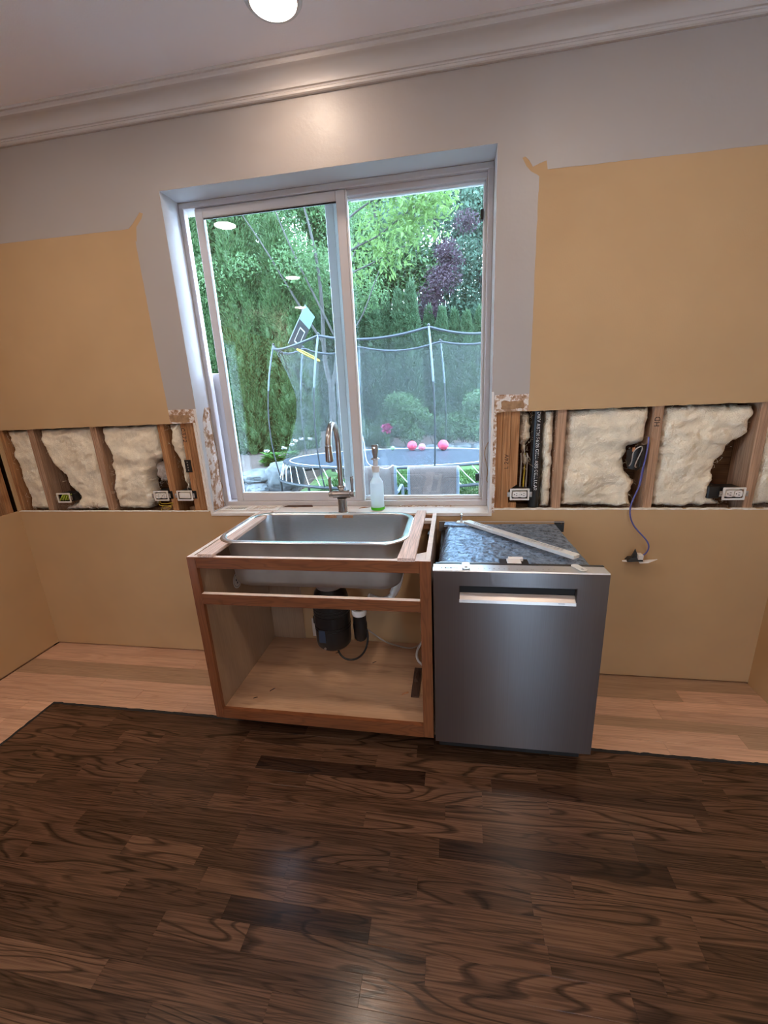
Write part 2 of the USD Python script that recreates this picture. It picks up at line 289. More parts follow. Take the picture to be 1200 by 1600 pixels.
pane = mk('window_glass', {'f': ('fresnel', {'IOR': 1.5}), 'k': ('math', {'math_type': 'multiply', 'value2': 1.6, 'use_clamp': True}), 't': ('transparent_bsdf', {'color': (0.93, 0.98, 0.97)}), 'g': ('glossy_bsdf', {'color': (1, 1, 1), 'roughness': 0.0}), 'x': ('mix_closure', {})},
          [('f.fac', 'k.value1'), ('k.value', 'x.fac'), ('t.BSDF', 'x.closure1'), ('g.BSDF', 'x.closure2')], 'x.closure')
lens = mk('lamp_lens', {'e': ('emission', {'color': (1.0, 0.85, 0.70), 'strength': LAMP})}, [], 'e.emission')
lens_dim = mk('lamp_lens_dimmed', {'e': ('emission', {'color': (1.0, 0.82, 0.66), 'strength': LAMP*0.36})}, [], 'e.emission')
# outdoors
grass_mat = leafy('grass', (0.035, 0.085, 0.015), (0.060, 0.135, 0.025), (0.100, 0.180, 0.040), 0.3)
lawn_mat = plain('lawn', (0.06, 0.115, 0.03), rough=0.9, vary=0.3, scale=5)
mulch = plain('mulch', (0.065, 0.043, 0.035), rough=0.95, vary=0.5, scale=30, bump=1.0, bscale=50)
concrete = plain('concrete', (0.26, 0.265, 0.27), rough=0.9, vary=0.1, scale=4, bump=0.2, bscale=60)
rock_mat = plain('rock', (0.085, 0.09, 0.095), rough=0.85, vary=0.4, scale=5, bump=0.8, bscale=14, detail=6)
thuja = leafy('thuja', (0.075, 0.135, 0.050), (0.150, 0.245, 0.085), (0.280, 0.400, 0.150), 0.4)
thuja_far = leafy('thuja_blue', (0.085, 0.145, 0.075), (0.155, 0.245, 0.115), (0.270, 0.370, 0.170), 0.4)
tree_green = leafy('tree_green', (0.090, 0.165, 0.062), (0.150, 0.250, 0.098), (0.235, 0.345, 0.155), 0.45)
tree_lime = leafy('tree_lime', (0.130, 0.215, 0.060), (0.190, 0.295, 0.090), (0.280, 0.385, 0.150), 0.5)
tree_blue = leafy('tree_blue', (0.090, 0.150, 0.102), (0.145, 0.215, 0.146), (0.220, 0.290, 0.210), 0.4)
tree_plum = leafy('tree_plum', (0.053, 0.028, 0.040), (0.093, 0.046, 0.065), (0.155, 0.093, 0.112), 0.35)
bush_green = leafy('bush_green', (0.060, 0.115, 0.040), (0.100, 0.170, 0.065), (0.170, 0.235, 0.105), 0.35)
bush_grass = leafy('bush_grass', (0.060, 0.100, 0.045), (0.095, 0.145, 0.070), (0.135, 0.185, 0.095), 0.35)
hosta_mat = leafy('hosta_leaf', (0.050, 0.130, 0.025), (0.085, 0.185, 0.040), (0.150, 0.250, 0.070), 0.35)
petal_white = plain('petal_white', (0.5, 0.45, 0.45), rough=0.7)
petal_pink = plain('petal_pink', (0.38, 0.035, 0.14), rough=0.6)
bark = plain('bark', (0.045, 0.040, 0.036), rough=0.9, vary=0.3, scale=18, bump=0.6, bscale=40, stretch=(1, 1, 0.3))
mat_grey = plain('jumping_mat', (0.030, 0.037, 0.052), rough=0.5, spec=0.25, bump=0.1, bscale=60)
steel_black = plain('frame_steel', (0.022, 0.025, 0.03), rough=0.5, spec=0.3)
steel_light = plain('sleeve_steel', (0.11, 0.13, 0.16), rough=0.45, metal=0.2)
rod_white = plain('rod_white', (0.42, 0.45, 0.45), rough=0.4)
netting = mk('netting', {'d': ('diffuse_bsdf', {'color': (0.13, 0.14, 0.145)}), 't': ('transparent_bsdf', {}), 'x': ('mix_closure', {'fac': 0.86})}, [('d.BSDF', 'x.closure1'), ('t.BSDF', 'x.closure2')], 'x.closure')
band_grey = plain('net_band', (0.03, 0.036, 0.045), rough=0.6)
ball_pink = plain('ball_pink', (0.55, 0.035, 0.085), rough=0.5)
ball_light = plain('ball_light_pink', (0.50, 0.13, 0.18), rough=0.5)
ball_lime = plain('ball_lime', (0.2, 0.36, 0.15), rough=0.5)
hoop_yellow = plain('hoop_yellow', (0.42, 0.30, 0.02), rough=0.4)
board_black = plain('board_black', (0.03, 0.025, 0.028), rough=0.5)
board_blue = plain('board_blue', (0.17, 0.26, 0.29), rough=0.4)
sling = mk('sling_weave', {'g': ('geometry', {}), 'm': ('mapping', {'scale': (46, 46, 46)}), 'n': ('noise_texture', {'scale': 1.0, 'detail': 2}), 'v': ('checker_texture', {'scale': 110, 'color1': (0.085, 0.060, 0.054), 'color2': (0.165, 0.120, 0.108)}), 'r': ('rgb_ramp', {'ramp': [(0.35, (0.7, 0.7, 0.7)), (0.6, (1, 1, 1))]}), 'x': ('mix', {'mix_type': 'multiply', 'fac': 1.0}), 'p': ('principled_bsdf', {'roughness': 0.8})},
           [('g.position', 'm.vector'), ('m.vector', 'n.vector'), ('g.position', 'v.vector'), ('n.fac', 'r.fac'), ('v.color', 'x.color1'), ('r.color', 'x.color2'), ('x.color', 'p.base_color')], 'p.BSDF')
siding = plain('siding', (0.3, 0.3, 0.29), rough=0.8)

# ================================================================== ROOM
XL, XR, ZC, YB = -2.527, 1.427, 2.70, -5.2
WX0, WX1, WZ0, WZ1 = -1.285, 0.168, 0.878, 2.362       # window opening
LZ0, LZ1, RZ0, RZ1 = 0.888, 1.356, 0.896, 1.350        # cut strips, left and right
TH = 0.013
def wall_back():
    w = thing('wall_back', 'tan and white window wall with strips of drywall cut out', 'wall', (0, 0, 0), structure=True)
    full = CrossSection([np.array(rect(XL-0.013, XR+0.013, 0.008, ZC+0.02))], FillRule.EvenOdd)
    hole = CrossSection([np.array(rect(WX0-0.0122, WX1+0.0122, 0.861, WZ1+0.0122))], FillRule.EvenOdd)
    sl = CrossSection([ragged(rect(XL-0.05, -1.309, LZ0, LZ1), 0.004, seed=1)], FillRule.EvenOdd)
    sr = CrossSection([ragged(rect(0.184, XR+0.05, RZ0, RZ1), 0.004, seed=2)], FillRule.EvenOdd)
    part(w, 'drywall', poly_xz(full - hole - sl - sr, 0, TH), tan_paint, smooth=False)
    # the white paint, a coat with a ragged edge that stops where cabinets hung
    white = CrossSection([ragged([(XL, 2.243), (-1.446, 2.234), (-1.444, 1.7), (-1.440, 1.422), (WX0-0.001, 1.422), (WX0-0.001, WZ1), (WX1+0.001, WZ1), (WX1+0.001, 1.418), (0.329, 1.418), (0.327, 2.255), (0.6, 2.252), (XR, 2.240), (XR, 2.69), (XL, 2.69)], 0.0022, 0.02, 3)], FillRule.EvenOdd)
    fl = CrossSection([np.array([(-1.49, 2.22), (-1.445, 2.252), (-1.40, 2.293), (-1.383, 2.287), (-1.395, 2.268), (-1.428, 2.238), (-1.44, 2.18)])], FillRule.NonZero)
    fr = CrossSection([np.array([(0.262, 2.303), (0.272, 2.307), (0.288, 2.292), (0.302, 2.270), (0.325, 2.278), (0.352, 2.285), (0.36, 2.24), (0.329, 2.235), (0.318, 2.243), (0.296, 2.255), (0.278, 2.275)])], FillRule.NonZero)
    part(w, 'white_paint', poly_xz(white - fl - fr, -0.0007, 0.0), white_paint, smooth=False)
    for q, s in (((-1.440, WX0-0.001), 5), ((WX1+0.012, 0.328), 6)):
        t = part(w, 'torn_paper', poly_xz([ragged(rect(q[0], q[1], 1.356 if s == 5 else 1.352, 1.425), 0.003, 0.006, s)], -0.0012, 0.0), torn, smooth=False)
        a, b = (q[0]+0.006, q[1]-0.045) if s == 5 else (q[0]+0.03, q[1]-0.022)
        part(t, 'brown_core', poly_xz([ragged(rect(a, b, 1.362, 1.398), 0.009, 0.006, s+2)], -0.0017, -0.0011), brown_paper, smooth=False)
    # pale crumbled gypsum along the lower cut and round the window
    part(w, 'cut_edge', poly_xz([ragged([(XL, LZ0-0.003), (-1.31, LZ0-0.004), (-1.31, LZ0+0.001), (XL, LZ0+0.002)], 0.0026, 0.008, 9)], -0.0014, TH), gypsum, smooth=False)
    part(w, 'cut_edge', poly_xz([ragged([(0.184, RZ0-0.004), (XR, RZ0-0.005), (XR, RZ0+0.001), (0.184, RZ0+0.003)], 0.003, 0.008, 10)], -0.0016, TH), gypsum, smooth=False)
    part(w, 'cut_edge', poly_xz([ragged(rect(-1.313, -1.300, LZ0, LZ1), 0.003, 0.008, 12)], -0.001, TH+0.001), gypsum, smooth=False)
    part(w, 'cut_edge', poly_xz([ragged(rect(0.176, 0.192, RZ0-0.02, RZ1), 0.004, 0.008, 13)], -0.001, TH+0.001), torn, smooth=False)
    part(w, 'corner_bead', poly_xz([ragged(rect(WX0-0.012, WX0, 0.872, 1.425), 0.002, 0.01, 14)], -0.003, 0.004), sill_paint, smooth=False)
    part(w, 'corner_bead', poly_xz([ragged(rect(WX1, WX1+0.010, 0.872, 1.44), 0.0025, 0.01, 15)], -0.004, 0.004), sill_paint, smooth=False)
    part(w, 'sheathing', poly_xz([rect(XL-0.16, XR+0.16, -0.35, ZC+0.3), rect(WX0-0.052, WX1+0.005, WZ0-0.02, WZ1+0.01)], 0.152, 0.166), sheathing, smooth=False)
    part(w, 'siding', poly_xz([rect(-6, 5, -0.35, 5.2), rect(WX0-0.052, WX1+0.005, WZ0-0.02, WZ1+0.01)], 0.168, 0.20), siding, smooth=False)
    part(w, 'sole_plate', box(XL-0.15, XR+0.15, TH+0.001, 0.151, -0.0195, 0.038, 0.002), stud_pale)
    part(w, 'top_plate', box(XL-0.15, XR+0.15, TH+0.001, 0.151, ZC-0.04, ZC+0.02, 0.002), stud_pale)
    part(w, 'end_panel', box(XL-0.164, XL-0.150, -0.02, 0.166, -0.02, ZC+0.05, 0), sheathing, smooth=False); part(w, 'end_panel', box(XR+0.125, XR+0.152, 0.001, 0.166, -0.02, ZC+0.05, 0), sheathing, smooth=False)  # unseen end caps added to keep sky light out of the wall cavity
    # studs
    def stud(x0, x1, m, z0=0.0, z1=ZC, y1=0.150):
        return part(w, 'stud', box(x0, x1, TH+0.0005, y1, z0, z1, 0.002), m)
    stud(-2.525, -2.500, stud_warm); stud(-2.350, -2.312, stud_pale) if False else None
    stud(-2.336, -2.298, stud_pale); stud(-1.937, -1.899, stud_pale); stud(-1.532, -1.494, stud_warm)
    a = stud(-1.398, -1.362, stud_warm); b = stud(-1.361, -1.330, stud_warm); stud(-1.329, -1.297, stud_warm)
    part(a, 'writing', lettering('C372', 0.021, (-1.396, TH-0.0002, 1.333), turn=-math.pi/2), ink, smooth=False)
    c1 = stud(0.187, 0.2215, stud_warm); c2 = stud(0.2225, 0.2575, stud_warm)
    part(c2, 'writing', lettering('L 24V', 0.018, (0.252, TH-0.0002, 1.088), turn=math.pi/2), ink, smooth=False)
    part(w, 'stud', poly_xz([[(0.2585, 0.986), (0.295, 1.014), (0.295, ZC), (0.2585, ZC)]], TH+0.0005, 0.15), stud_warm, smooth=False)
    stud(0.2585, 0.295, stud_warm, 0.0, 0.925)
    stud(0.458, 0.496, stud_pale); r2 = stud(0.852, 0.890, stud_pale); stud(1.258, 1.296, stud_pale)
    part(r2, 'writing', lettering('HD', 0.022, (0.878, TH-0.0002, 1.262), turn=math.pi/2), ink, smooth=False)
    for x0, x1 in ((XL, -2.337), (-2.297, -1.938), (-1.898, -1.533), (-1.493, -1.399), (0.296, 0.457), (0.497, 0.851), (0.891, 1.257), (1.297, XR)):
        part(w, 'fire_block', box(x0, x1, 0.10, 0.150, 0.845, 0.883, 0.002), stud_pale)
    return w
wall_back()

# side walls, the rear of the room, ceiling
def wall_left():
    w = thing('wall_left', 'tan left side wall with a strip of drywall cut away', 'wall', (XL, 0, 0), structure=True)
    dy0, dy1, dz0, dz1 = -2.62, -1.96, 0.02, 2.10
    pl = poly_yz([rect(YB, 0.0, 0.008, ZC+0.02), rect(-1.9, 0.05, LZ0, LZ1), rect(dy0, dy1, dz0, dz1)], XL-TH, XL)
    part(w, 'drywall', pl, tan_paint, smooth=False)
    part(w, 'white_paint', poly_yz([rect(YB, 0.0, 2.245, 2.69)], XL, XL+0.0007), white_paint, smooth=False)
    part(w, 'sheathing', poly_yz([rect(YB-0.1, -0.021, -0.02, ZC+0.05), rect(dy0, dy1, dz0, dz1)], XL-0.164, XL-0.15), sheathing, smooth=False); part(w, 'sole_plate', box(XL-0.149, XL-TH-0.001, YB, -0.021, -0.0195, 0.038, 0.002), stud_pale)
    t = thing('door_2', 'glazed patio door in the left wall beside the camera', 'door', (XL, dy0, dz0), structure=True)
    part(t, 'frame', poly_yz([rect(dy0, dy1, dz0, dz1), rect(dy0+.035, dy1-.035, dz0+.035, dz1-.035)], XL-0.164, XL+0.002), vinyl_bright, smooth=False)
    part(t, 'pane', box(XL-0.09, XL-0.085, dy0+.03, dy1-.03, dz0+.03, dz1-.03, 0), pane, smooth=False)
    for y in (-0.02, -0.42, -0.82, -1.22, -1.62): part(w, 'stud', box(XL-0.145, XL-TH-0.001, y-0.038, y, 0, ZC, 0.002), stud_warm)
wall_left()
solo('wall_right', box(XR, XR+0.12, YB, 0.0, -0.0195, ZC+0.02, 0.0), tan_paint, 'tan right side wall at the edge of the picture', 'wall', (XR, 0, 0), smooth=False, structure=True)
def wall_rear():
    w = thing('wall_rear', 'plain painted wall behind the camera with a narrow glazed door', 'wall', (0, YB, 0), structure=True)
    part(w, 'plaster', poly_xz([rect(XL-0.2, XR+0.2, -0.0195, ZC+0.02), rect(0.82, 1.16, 0.06, 2.12)], YB-0.1, YB), white_paint, smooth=False)
    for n, (x0, x1, z0, z1), mull in (('door_1', (0.82, 1.16, 0.06, 2.12), 0),):
        t = thing(n, 'narrow glazed door in the wall behind the camera', n.split('_')[0], (x0, YB, z0), structure=True)
        part(t, 'frame', poly_xz([rect(x0, x1, z0, z1), rect(x0+.04, x1-.04, z0+.04, z1-.04)], YB-0.09, YB-0.02), vinyl_bright, smooth=False)
        for k in range(mull): part(t, 'mullion', box(x0+(x1-x0)*(k+1)/3-.025, x0+(x1-x0)*(k+1)/3+.025, YB-0.085, YB-0.03, z0+.03, z1-.03), vinyl_bright)
        part(t, 'pane', box(x0+.03, x1-.03, YB-0.06, YB-0.055, z0+.03, z1-.03, 0), pane, smooth=False)
wall_rear()
solo('ceiling', box(XL-0.2, XR+0.2, YB-0.1, 0.2, ZC, ZC+0.08, 0.0), ceiling_paint, 'flat pale grey ceiling above the window wall', 'ceiling', (0, 0, ZC), smooth=False, structure=True)
def crown_profile(s=1.0):
    pts = [(0, 2.610), (-0.012, 2.610), (-0.017, 2.613), (-0.018, 2.620), (-0.014, 2.625), (-0.016, 2.629), (-0.022, 2.631)]
    for i in range(9):
        a = math.radians(90*i/8); pts.append((-0.022 - 0.046*(1-math.cos(a)), 2.631 + 0.043*math.sin(a)))
    pts += [(-0.076, 2.676), (-0.079, 2.680), (-0.080, 2.690), (-0.088, 2.691), (-0.089, ZC+0.001), (0, ZC+0.001)]
    return pts
solo('trim_1', poly_yz([crown_profile()[::-1]], XL, XR), crown_paint, 'cream crown moulding above the window wall', 'crown moulding', (0, 0, 2.61), smooth=25, structure=True)
def side_crown(x, sgn, name, label):
    m = tri(poly_yz([crown_profile()[::-1]], 0, -YB)); v = np.array(m.vertices)
    q = np.c_[x - sgn*v[:, 1], -v[:, 0], v[:, 2]]
    f = m.faces if sgn < 0 else m.faces[:, ::-1]
    solo(name, trimesh.Trimesh(q, f, process=False), crown_paint, label, 'crown moulding', (x, 0, 2.61), smooth=25, structure=True)
side_crown(XL, 1, 'trim_2', 'crown moulding along the left side wall'); side_crown(XR, -1, 'trim_3', 'crown moulding along the right side wall')

# ------------------------------------------------------------------ floor: stained strips, raw strips under the missing cabinets
SX, SY = -2.045, -0.492       # where the stain ends
def floor():
    f = thing('floor', 'oak strip floor, dark stained in the middle and bare where cabinets stood', 'floor', (0, 0, 0), structure=True)
    part(f, 'subfloor', box(XL-0.25, XR+0.25, YB-0.15, 0.168, -0.30, -0.0195, 0), subfloor, smooth=False)
    part(f, 'far_boards', box(SX, XR, YB, -2.53, -0.019, -0.0005, 0), stained, smooth=False)
    rnd = random.Random(5); pw = 0.0625
    y = SY; rows = 0
    while y > -2.52:
        x = SX; first = True
        while x < XR - 0.01:
            L = rnd.uniform(0.20, 0.78) if not first else rnd.uniform(0.12, 0.6); first = False
            x1 = min(x + L, XR);  x1 = XR if XR - x1 < 0.12 else x1
            if y < -1.75 and (x1 < -1.4 or x > 0.9): pass
            dz = rnd.uniform(-0.0003, 0)
            m = rnd.choices([stained, stained_b, stained_c], [0.45, 0.44, 0.11])[0]
            part(f, 'plank', box(x+0.0001, x1-0.0001, y-pw+0.0001, y-0.0001, -0.018, dz, 0.0003), m, smooth=False)
            x = x1
        y -= pw; rows += 1
    rr = random.Random(9)
    def raw_row(y0, y1, xs, m=None):
        for a, b in zip(xs[:-1], xs[1:]):
            mm = m or rr.choices([raw_oak, raw_grey], [0.85, 0.15])[0]
            part(f, 'raw_plank', box(a+0.0004, b-0.0004, y0+0.0004, y1-0.0004, -0.018, rr.uniform(-0.0006, 0.0004), 0.0008), mm, smooth=False)
    edges = [0.012, -0.085, -0.165, -0.228, -0.290, -0.352, -0.422, SY+0.001]
    for i, (b, a) in enumerate(zip(edges[:-1], edges[1:])):
        xs = [XL]; x = XL
        while x < XR-0.15:
            x = min(x + rr.uniform(0.5, 1.5), XR); x = XR if XR-x < 0.2 else x; xs.append(x)
        if i == 0: xs = [XL, -0.9, XR]
        if i in (2, 3): raw_row(a, b, [XL, -1.12], raw_grey); raw_row(a, b, [-1.12, 0.52]); raw_row(a, b, [0.52, 0.92, XR]); continue
        raw_row(a, b, xs)
    y = SY
    k = 0
    while y > -2.5:
        raw_row(y-0.0625, y, [XL, XL + (0.22 if k % 2 else 0.34), SX-0.002]); y -= 0.0625; k += 1
    # the dark drip of stain and trimmed edge where sanding stopped
    edge = ragged([(SX-0.003, -2.5), (SX+0.010, -2.5), (SX+0.011, SY-0.010), (-1.2, SY-0.012), (XR, SY-0.010), (XR, SY+0.004), (SX-0.003, SY+0.004)], 0.007, 0.015, 21)
    part(f, 'stain_edge', poly_xy([edge], 0.0002, 0.0010), black_matte, smooth=False)
floor()

# ------------------------------------------------------------------ window
def window():
    w = thing('window_1', 'white vinyl sliding window with two panes over the sink', 'window', (WX0, 0.128, WZ0), structure=True)
    # plaster returns and sill
    part(w, 'jamb_return', box(WX0-0.012, WX0, 0.0005, 0.150, WZ0, WZ1+0.012, 0.001), jamb_paint)
    part(w, 'jamb_return', box(WX1, WX1+0.012, 0.0005, 0.150, WZ0, WZ1+0.012, 0.001), jamb_paint)
    part(w, 'head_return', box(WX0, WX1, 0.0005, 0.150, WZ1, WZ1+0.012, 0.001), jamb_paint)
    part(w, 'sill_board', box(WX0-0.012, WX1+0.012, -0.004, 0.148, 0.8612, WZ0-0.0002, 0.002), sill_paint)
    m = poly_yz([ragged([(0.012, 0.885), (0.118, 0.882), (0.122, 1.0), (0.116, 1.25), (0.121, 1.425), (0.085, 1.43), (0.055, 1.39), (0.040, 1.35), (0.030, 1.20), (0.034, 1.10), (0.020, 0.98)], 0.008, 0.008, 31)], WX0, WX0+0.0012)
    part(w, 'peeled_patch', m, torn, smooth=False)
    crack = spline([(WX0+0.002, 0.124, 1.42), (WX0+0.002, 0.121, 1.25), (WX0+0.002, 0.123, 1.1), (WX0+0.002, 0.118, 1.02), (WX0+0.002, 0.127, 1.0), (WX0+0.002, 0.120, 0.985), (WX0+0.002, 0.122, 0.9)], 40)
    part(w, 'caulk_seam', tube(crack, 0.0018, 6), brown_paper)
    crack2 = spline([(WX1-0.002, 0.124, 1.2), (WX1-0.002, 0.122, 1.06), (WX1-0.003, 0.124, 1.035), (WX1-0.006, 0.118, 1.02), (WX1-0.002, 0.123, 1.005), (WX1-0.002, 0.122, 0.91)], 40)
    part(w, 'caulk_seam', tube(crack2, 0.0018, 6), brown_paper)
    # outer frame
    y0, y1 = 0.128, 0.225
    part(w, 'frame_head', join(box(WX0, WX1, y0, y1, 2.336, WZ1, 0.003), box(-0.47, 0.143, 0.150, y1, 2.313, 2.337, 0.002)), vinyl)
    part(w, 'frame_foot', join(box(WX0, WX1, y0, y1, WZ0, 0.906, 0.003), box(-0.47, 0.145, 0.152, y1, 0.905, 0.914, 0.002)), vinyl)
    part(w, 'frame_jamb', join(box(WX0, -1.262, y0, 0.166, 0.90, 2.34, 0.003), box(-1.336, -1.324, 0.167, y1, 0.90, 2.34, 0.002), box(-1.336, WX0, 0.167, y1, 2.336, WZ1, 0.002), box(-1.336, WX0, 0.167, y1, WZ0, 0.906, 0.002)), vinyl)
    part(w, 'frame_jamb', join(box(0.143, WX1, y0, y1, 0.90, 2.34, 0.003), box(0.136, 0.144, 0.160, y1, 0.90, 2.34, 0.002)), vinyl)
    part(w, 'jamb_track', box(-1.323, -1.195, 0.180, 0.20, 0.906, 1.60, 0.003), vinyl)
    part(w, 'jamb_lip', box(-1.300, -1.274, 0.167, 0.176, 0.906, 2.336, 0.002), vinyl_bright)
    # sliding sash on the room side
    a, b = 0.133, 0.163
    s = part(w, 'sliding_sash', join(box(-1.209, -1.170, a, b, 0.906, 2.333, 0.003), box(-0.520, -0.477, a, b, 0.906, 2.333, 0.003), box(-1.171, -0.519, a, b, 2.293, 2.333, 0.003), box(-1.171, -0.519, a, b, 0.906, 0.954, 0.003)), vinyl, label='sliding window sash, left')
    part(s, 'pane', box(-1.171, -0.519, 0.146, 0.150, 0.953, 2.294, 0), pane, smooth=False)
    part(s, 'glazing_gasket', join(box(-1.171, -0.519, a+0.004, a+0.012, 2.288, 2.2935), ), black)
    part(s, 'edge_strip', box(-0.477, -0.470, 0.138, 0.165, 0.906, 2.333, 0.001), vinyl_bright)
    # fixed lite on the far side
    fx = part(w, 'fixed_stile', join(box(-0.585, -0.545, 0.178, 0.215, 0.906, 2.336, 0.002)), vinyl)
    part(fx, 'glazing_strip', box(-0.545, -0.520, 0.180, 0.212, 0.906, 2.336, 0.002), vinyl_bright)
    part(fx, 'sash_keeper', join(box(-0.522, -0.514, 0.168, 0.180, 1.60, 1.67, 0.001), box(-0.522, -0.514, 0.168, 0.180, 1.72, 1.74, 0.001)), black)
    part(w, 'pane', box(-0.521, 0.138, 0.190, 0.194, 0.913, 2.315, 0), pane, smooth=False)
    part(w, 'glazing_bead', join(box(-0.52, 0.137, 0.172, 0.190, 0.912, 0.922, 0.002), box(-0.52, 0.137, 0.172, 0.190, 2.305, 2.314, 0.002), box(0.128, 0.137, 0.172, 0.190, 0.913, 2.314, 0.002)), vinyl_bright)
    part(w, 'vent_stop', box(0.116, 0.129, 0.160, 0.189, 2.165, 2.205, 0.001), black)
    part(w, 'vent_stop', box(0.110, 0.127, 0.160, 0.189, 1.000, 1.036, 0.001), black)
window()

# ------------------------------------------------------------------ recessed downlights
def downlight(x, y, label, glow=lens):
    t = thing('ceiling_light', label, 'light', (x, y, ZC), group=None)
    ring = lathe([(0.078, -0.0005), (0.090, -0.0015), (0.093, -0.004), (0.090, -0.006), (0.078, -0.006)], 40)
    p = [(0.076, -0.010), (0.090, -0.006), (0.094, -0.001), (0.094, 0.0), (0.076, 0.0)]
    m = trimesh.creation.revolve(np.array(p + p[:1]), sections=40); m.apply_translation((x, y, ZC)); part(t, 'trim_ring', m, jamb_paint)
    part(t, 'lens', lathe([(0.0, -0.016), (0.03, -0.0155), (0.06, -0.012), (0.0765, -0.004), (0.0765, 0.0)], 40, (x, y, ZC)), glow)
    return t
downlight(-0.575, -0.305, 'round recessed ceiling light glowing warm just above the crown and window', lens_dim)
for x, y, t in ((-1.66, -1.03, 'recessed ceiling light over the left side of the floor, nearest reflected in the glass'), (-1.72, -2.55, 'recessed ceiling light at the rear left, second in the row reflected in the glass'), (0.55, -1.10, 'unseen ceiling light added as fill over the right side of the floor'),
                (0.55, -2.60, 'unseen ceiling light added as fill at the rear right behind the camera'), (-2.20, -4.10, 'unseen ceiling light added as fill at the far left end of the room'), (0.55, -4.10, 'unseen ceiling light added as fill at the far right end of the room')):  # right-hand and far-end lights are unseen, added to fill the room evenly
    downlight(x, y, t)

# ------------------------------------------------------------------ insulation batts
import shapely
def batt(poly, label, mat=None, seed=0, depth=0.085, proud=0.0, kind='insulation_batt', back=0.112, grain=1.0, step=0.0075):
    pg = shapely.Polygon(ragged(poly, 0.011, 0.009, seed)).buffer(0)
    if pg.geom_type != 'Polygon': pg = max(pg.geoms, key=lambda g: g.area)
    x0, z0, x1, z1 = pg.bounds
    X, Z = np.meshgrid(np.arange(x0, x1+step, step), np.arange(z0, z1+step, step))
    P = np.c_[X.ravel(), Z.ravel()]
    inside = shapely.contains_xy(pg, P[:, 0], P[:, 1]).reshape(X.shape)
    d = shapely.distance(shapely.points(P), pg.exterior).reshape(X.shape)
    t = np.clip(d/0.032, 0, 1); edge = 1-np.sqrt(np.clip(1-(1-t)**2, 0, 1))
    q = np.c_[P, np.full(len(P), seed*1.3)]
    big = meshkit.fbm(q*7, seed=seed).reshape(X.shape); mid = meshkit.fbm(q*np.array([22, 34, 1]), seed=seed+7).reshape(X.shape); fine = meshkit.fbm(q*90, seed=seed+3).reshape(X.shape)
    big -= big.mean(); mid -= mid.mean(); fine -= fine.mean()
    fold = np.abs(meshkit.fbm(q*np.array([9, 16, 1]), seed=seed+19).reshape(X.shape)-0.0); fold -= fold.mean()
    Y = 0.024 - proud + edge*depth*0.62 - grain*(0.046*big + 0.018*mid + 0.011*fine + 0.034*fold)
    Y = np.maximum(Y, TH - 0.004 - proud); Y = np.minimum(Y, back-0.004)
    idx = -np.ones(X.shape, int); idx[inside] = np.arange(inside.sum())
    V = np.c_[X[inside], Y[inside], Z[inside]]
    a, b, c, e = idx[:-1, :-1].ravel(), idx[:-1, 1:].ravel(), idx[1:, 1:].ravel(), idx[1:, :-1].ravel()
    F = []
    for s in ((a, b, c), (a, c, e)):
        ok = (s[0] >= 0) & (s[1] >= 0) & (s[2] >= 0); F.append(np.c_[s[0][ok], s[1][ok], s[2][ok]])
    F = np.vstack(F); n = len(V)
    Vb = V.copy(); Vb[:, 1] = back
    # close the rim
    E = np.sort(np.vstack([F[:, [0, 1]], F[:, [1, 2]], F[:, [2, 0]]]), 1); D = np.vstack([F[:, [0, 1]], F[:, [1, 2]], F[:, [2, 0]]])
    u, inv, cnt = np.unique(E, axis=0, return_inverse=True, return_counts=True); bd = D[cnt[inv.ravel()] == 1]
    rim = np.vstack([np.c_[bd[:, 1], bd[:, 0], bd[:, 0]+n], np.c_[bd[:, 1], bd[:, 0]+n, bd[:, 1]+n]])
    m = trimesh.Trimesh(np.vstack([V, Vb]), np.vstack([F, F[:, ::-1]+n, rim]), process=False)
    base = (float((x0+x1)/2), 0.06, float(z0))
    t = thing(kind, label, 'insulation', base)
    part(t, 'wool', m, mat or fluff, smooth=60)
    g = np.random.default_rng(seed+100); ring = np.array(pg.exterior.segmentize(0.004).coords)[:-1]; cen = np.array(pg.centroid.coords[0])
    k = g.integers(0, len(ring), 70); hairs = []
    for i in k:
        p = ring[i] + (cen-ring[i])*g.uniform(0, .10); d = (ring[i]-cen)/np.linalg.norm(ring[i]-cen)*.6 + g.normal(0, .6, 2); L = g.uniform(.006, .022)
        y0 = g.uniform(.02, .07); a = np.array([p[0], y0, p[1]]); b = a + np.array([d[0]*L, -abs(g.normal(0, .004)), d[1]*L]); c = b + np.array([g.normal(0, .4)*L, g.normal(0, .003), g.normal(0, .4)*L])
        hairs.append(tube(np.array([a, b, c]), [.0006, .0005, .0003], 4, False))
    part(t, 'loose_fibres', join(*hairs), mat or fluff, smooth=False, stuff=True)
    return t
batt([(-2.500, 1.353), (-2.340, 1.356), (-2.340, 1.0), (-2.340, 0.890), (-2.393, 0.886), (-2.490, 0.886), (-2.470, 0.955), (-2.490, 1.150), (-2.497, 1.293)], 'fibreglass batt in the stud bay at the far left corner of the wall', seed=1)
batt([(-2.272, 1.355), (-1.940, 1.357), (-1.940, 1.245), (-1.941, 1.117), (-1.940, 0.996), (-1.940, 0.887), (-2.210, 0.887), (-2.205, 0.907), (-2.140, 0.935), (-2.120, 0.964), (-2.156, 0.992), (-2.188, 1.043), (-2.200, 1.088), (-2.247, 1.144), (-2.268, 1.211), (-2.282, 1.297)], 'torn fibreglass batt with a slanting ragged edge above a box of green wires', seed=2)
batt([(-2.235, 0.886), (-2.05, 0.886), (-2.06, 0.915), (-2.12, 0.940), (-2.18, 0.928), (-2.225, 0.905)], 'grey wad of insulation at the bottom of the bay below the box of green wires', fluff_grey, seed=3, proud=0.012, kind='insulation_wad')
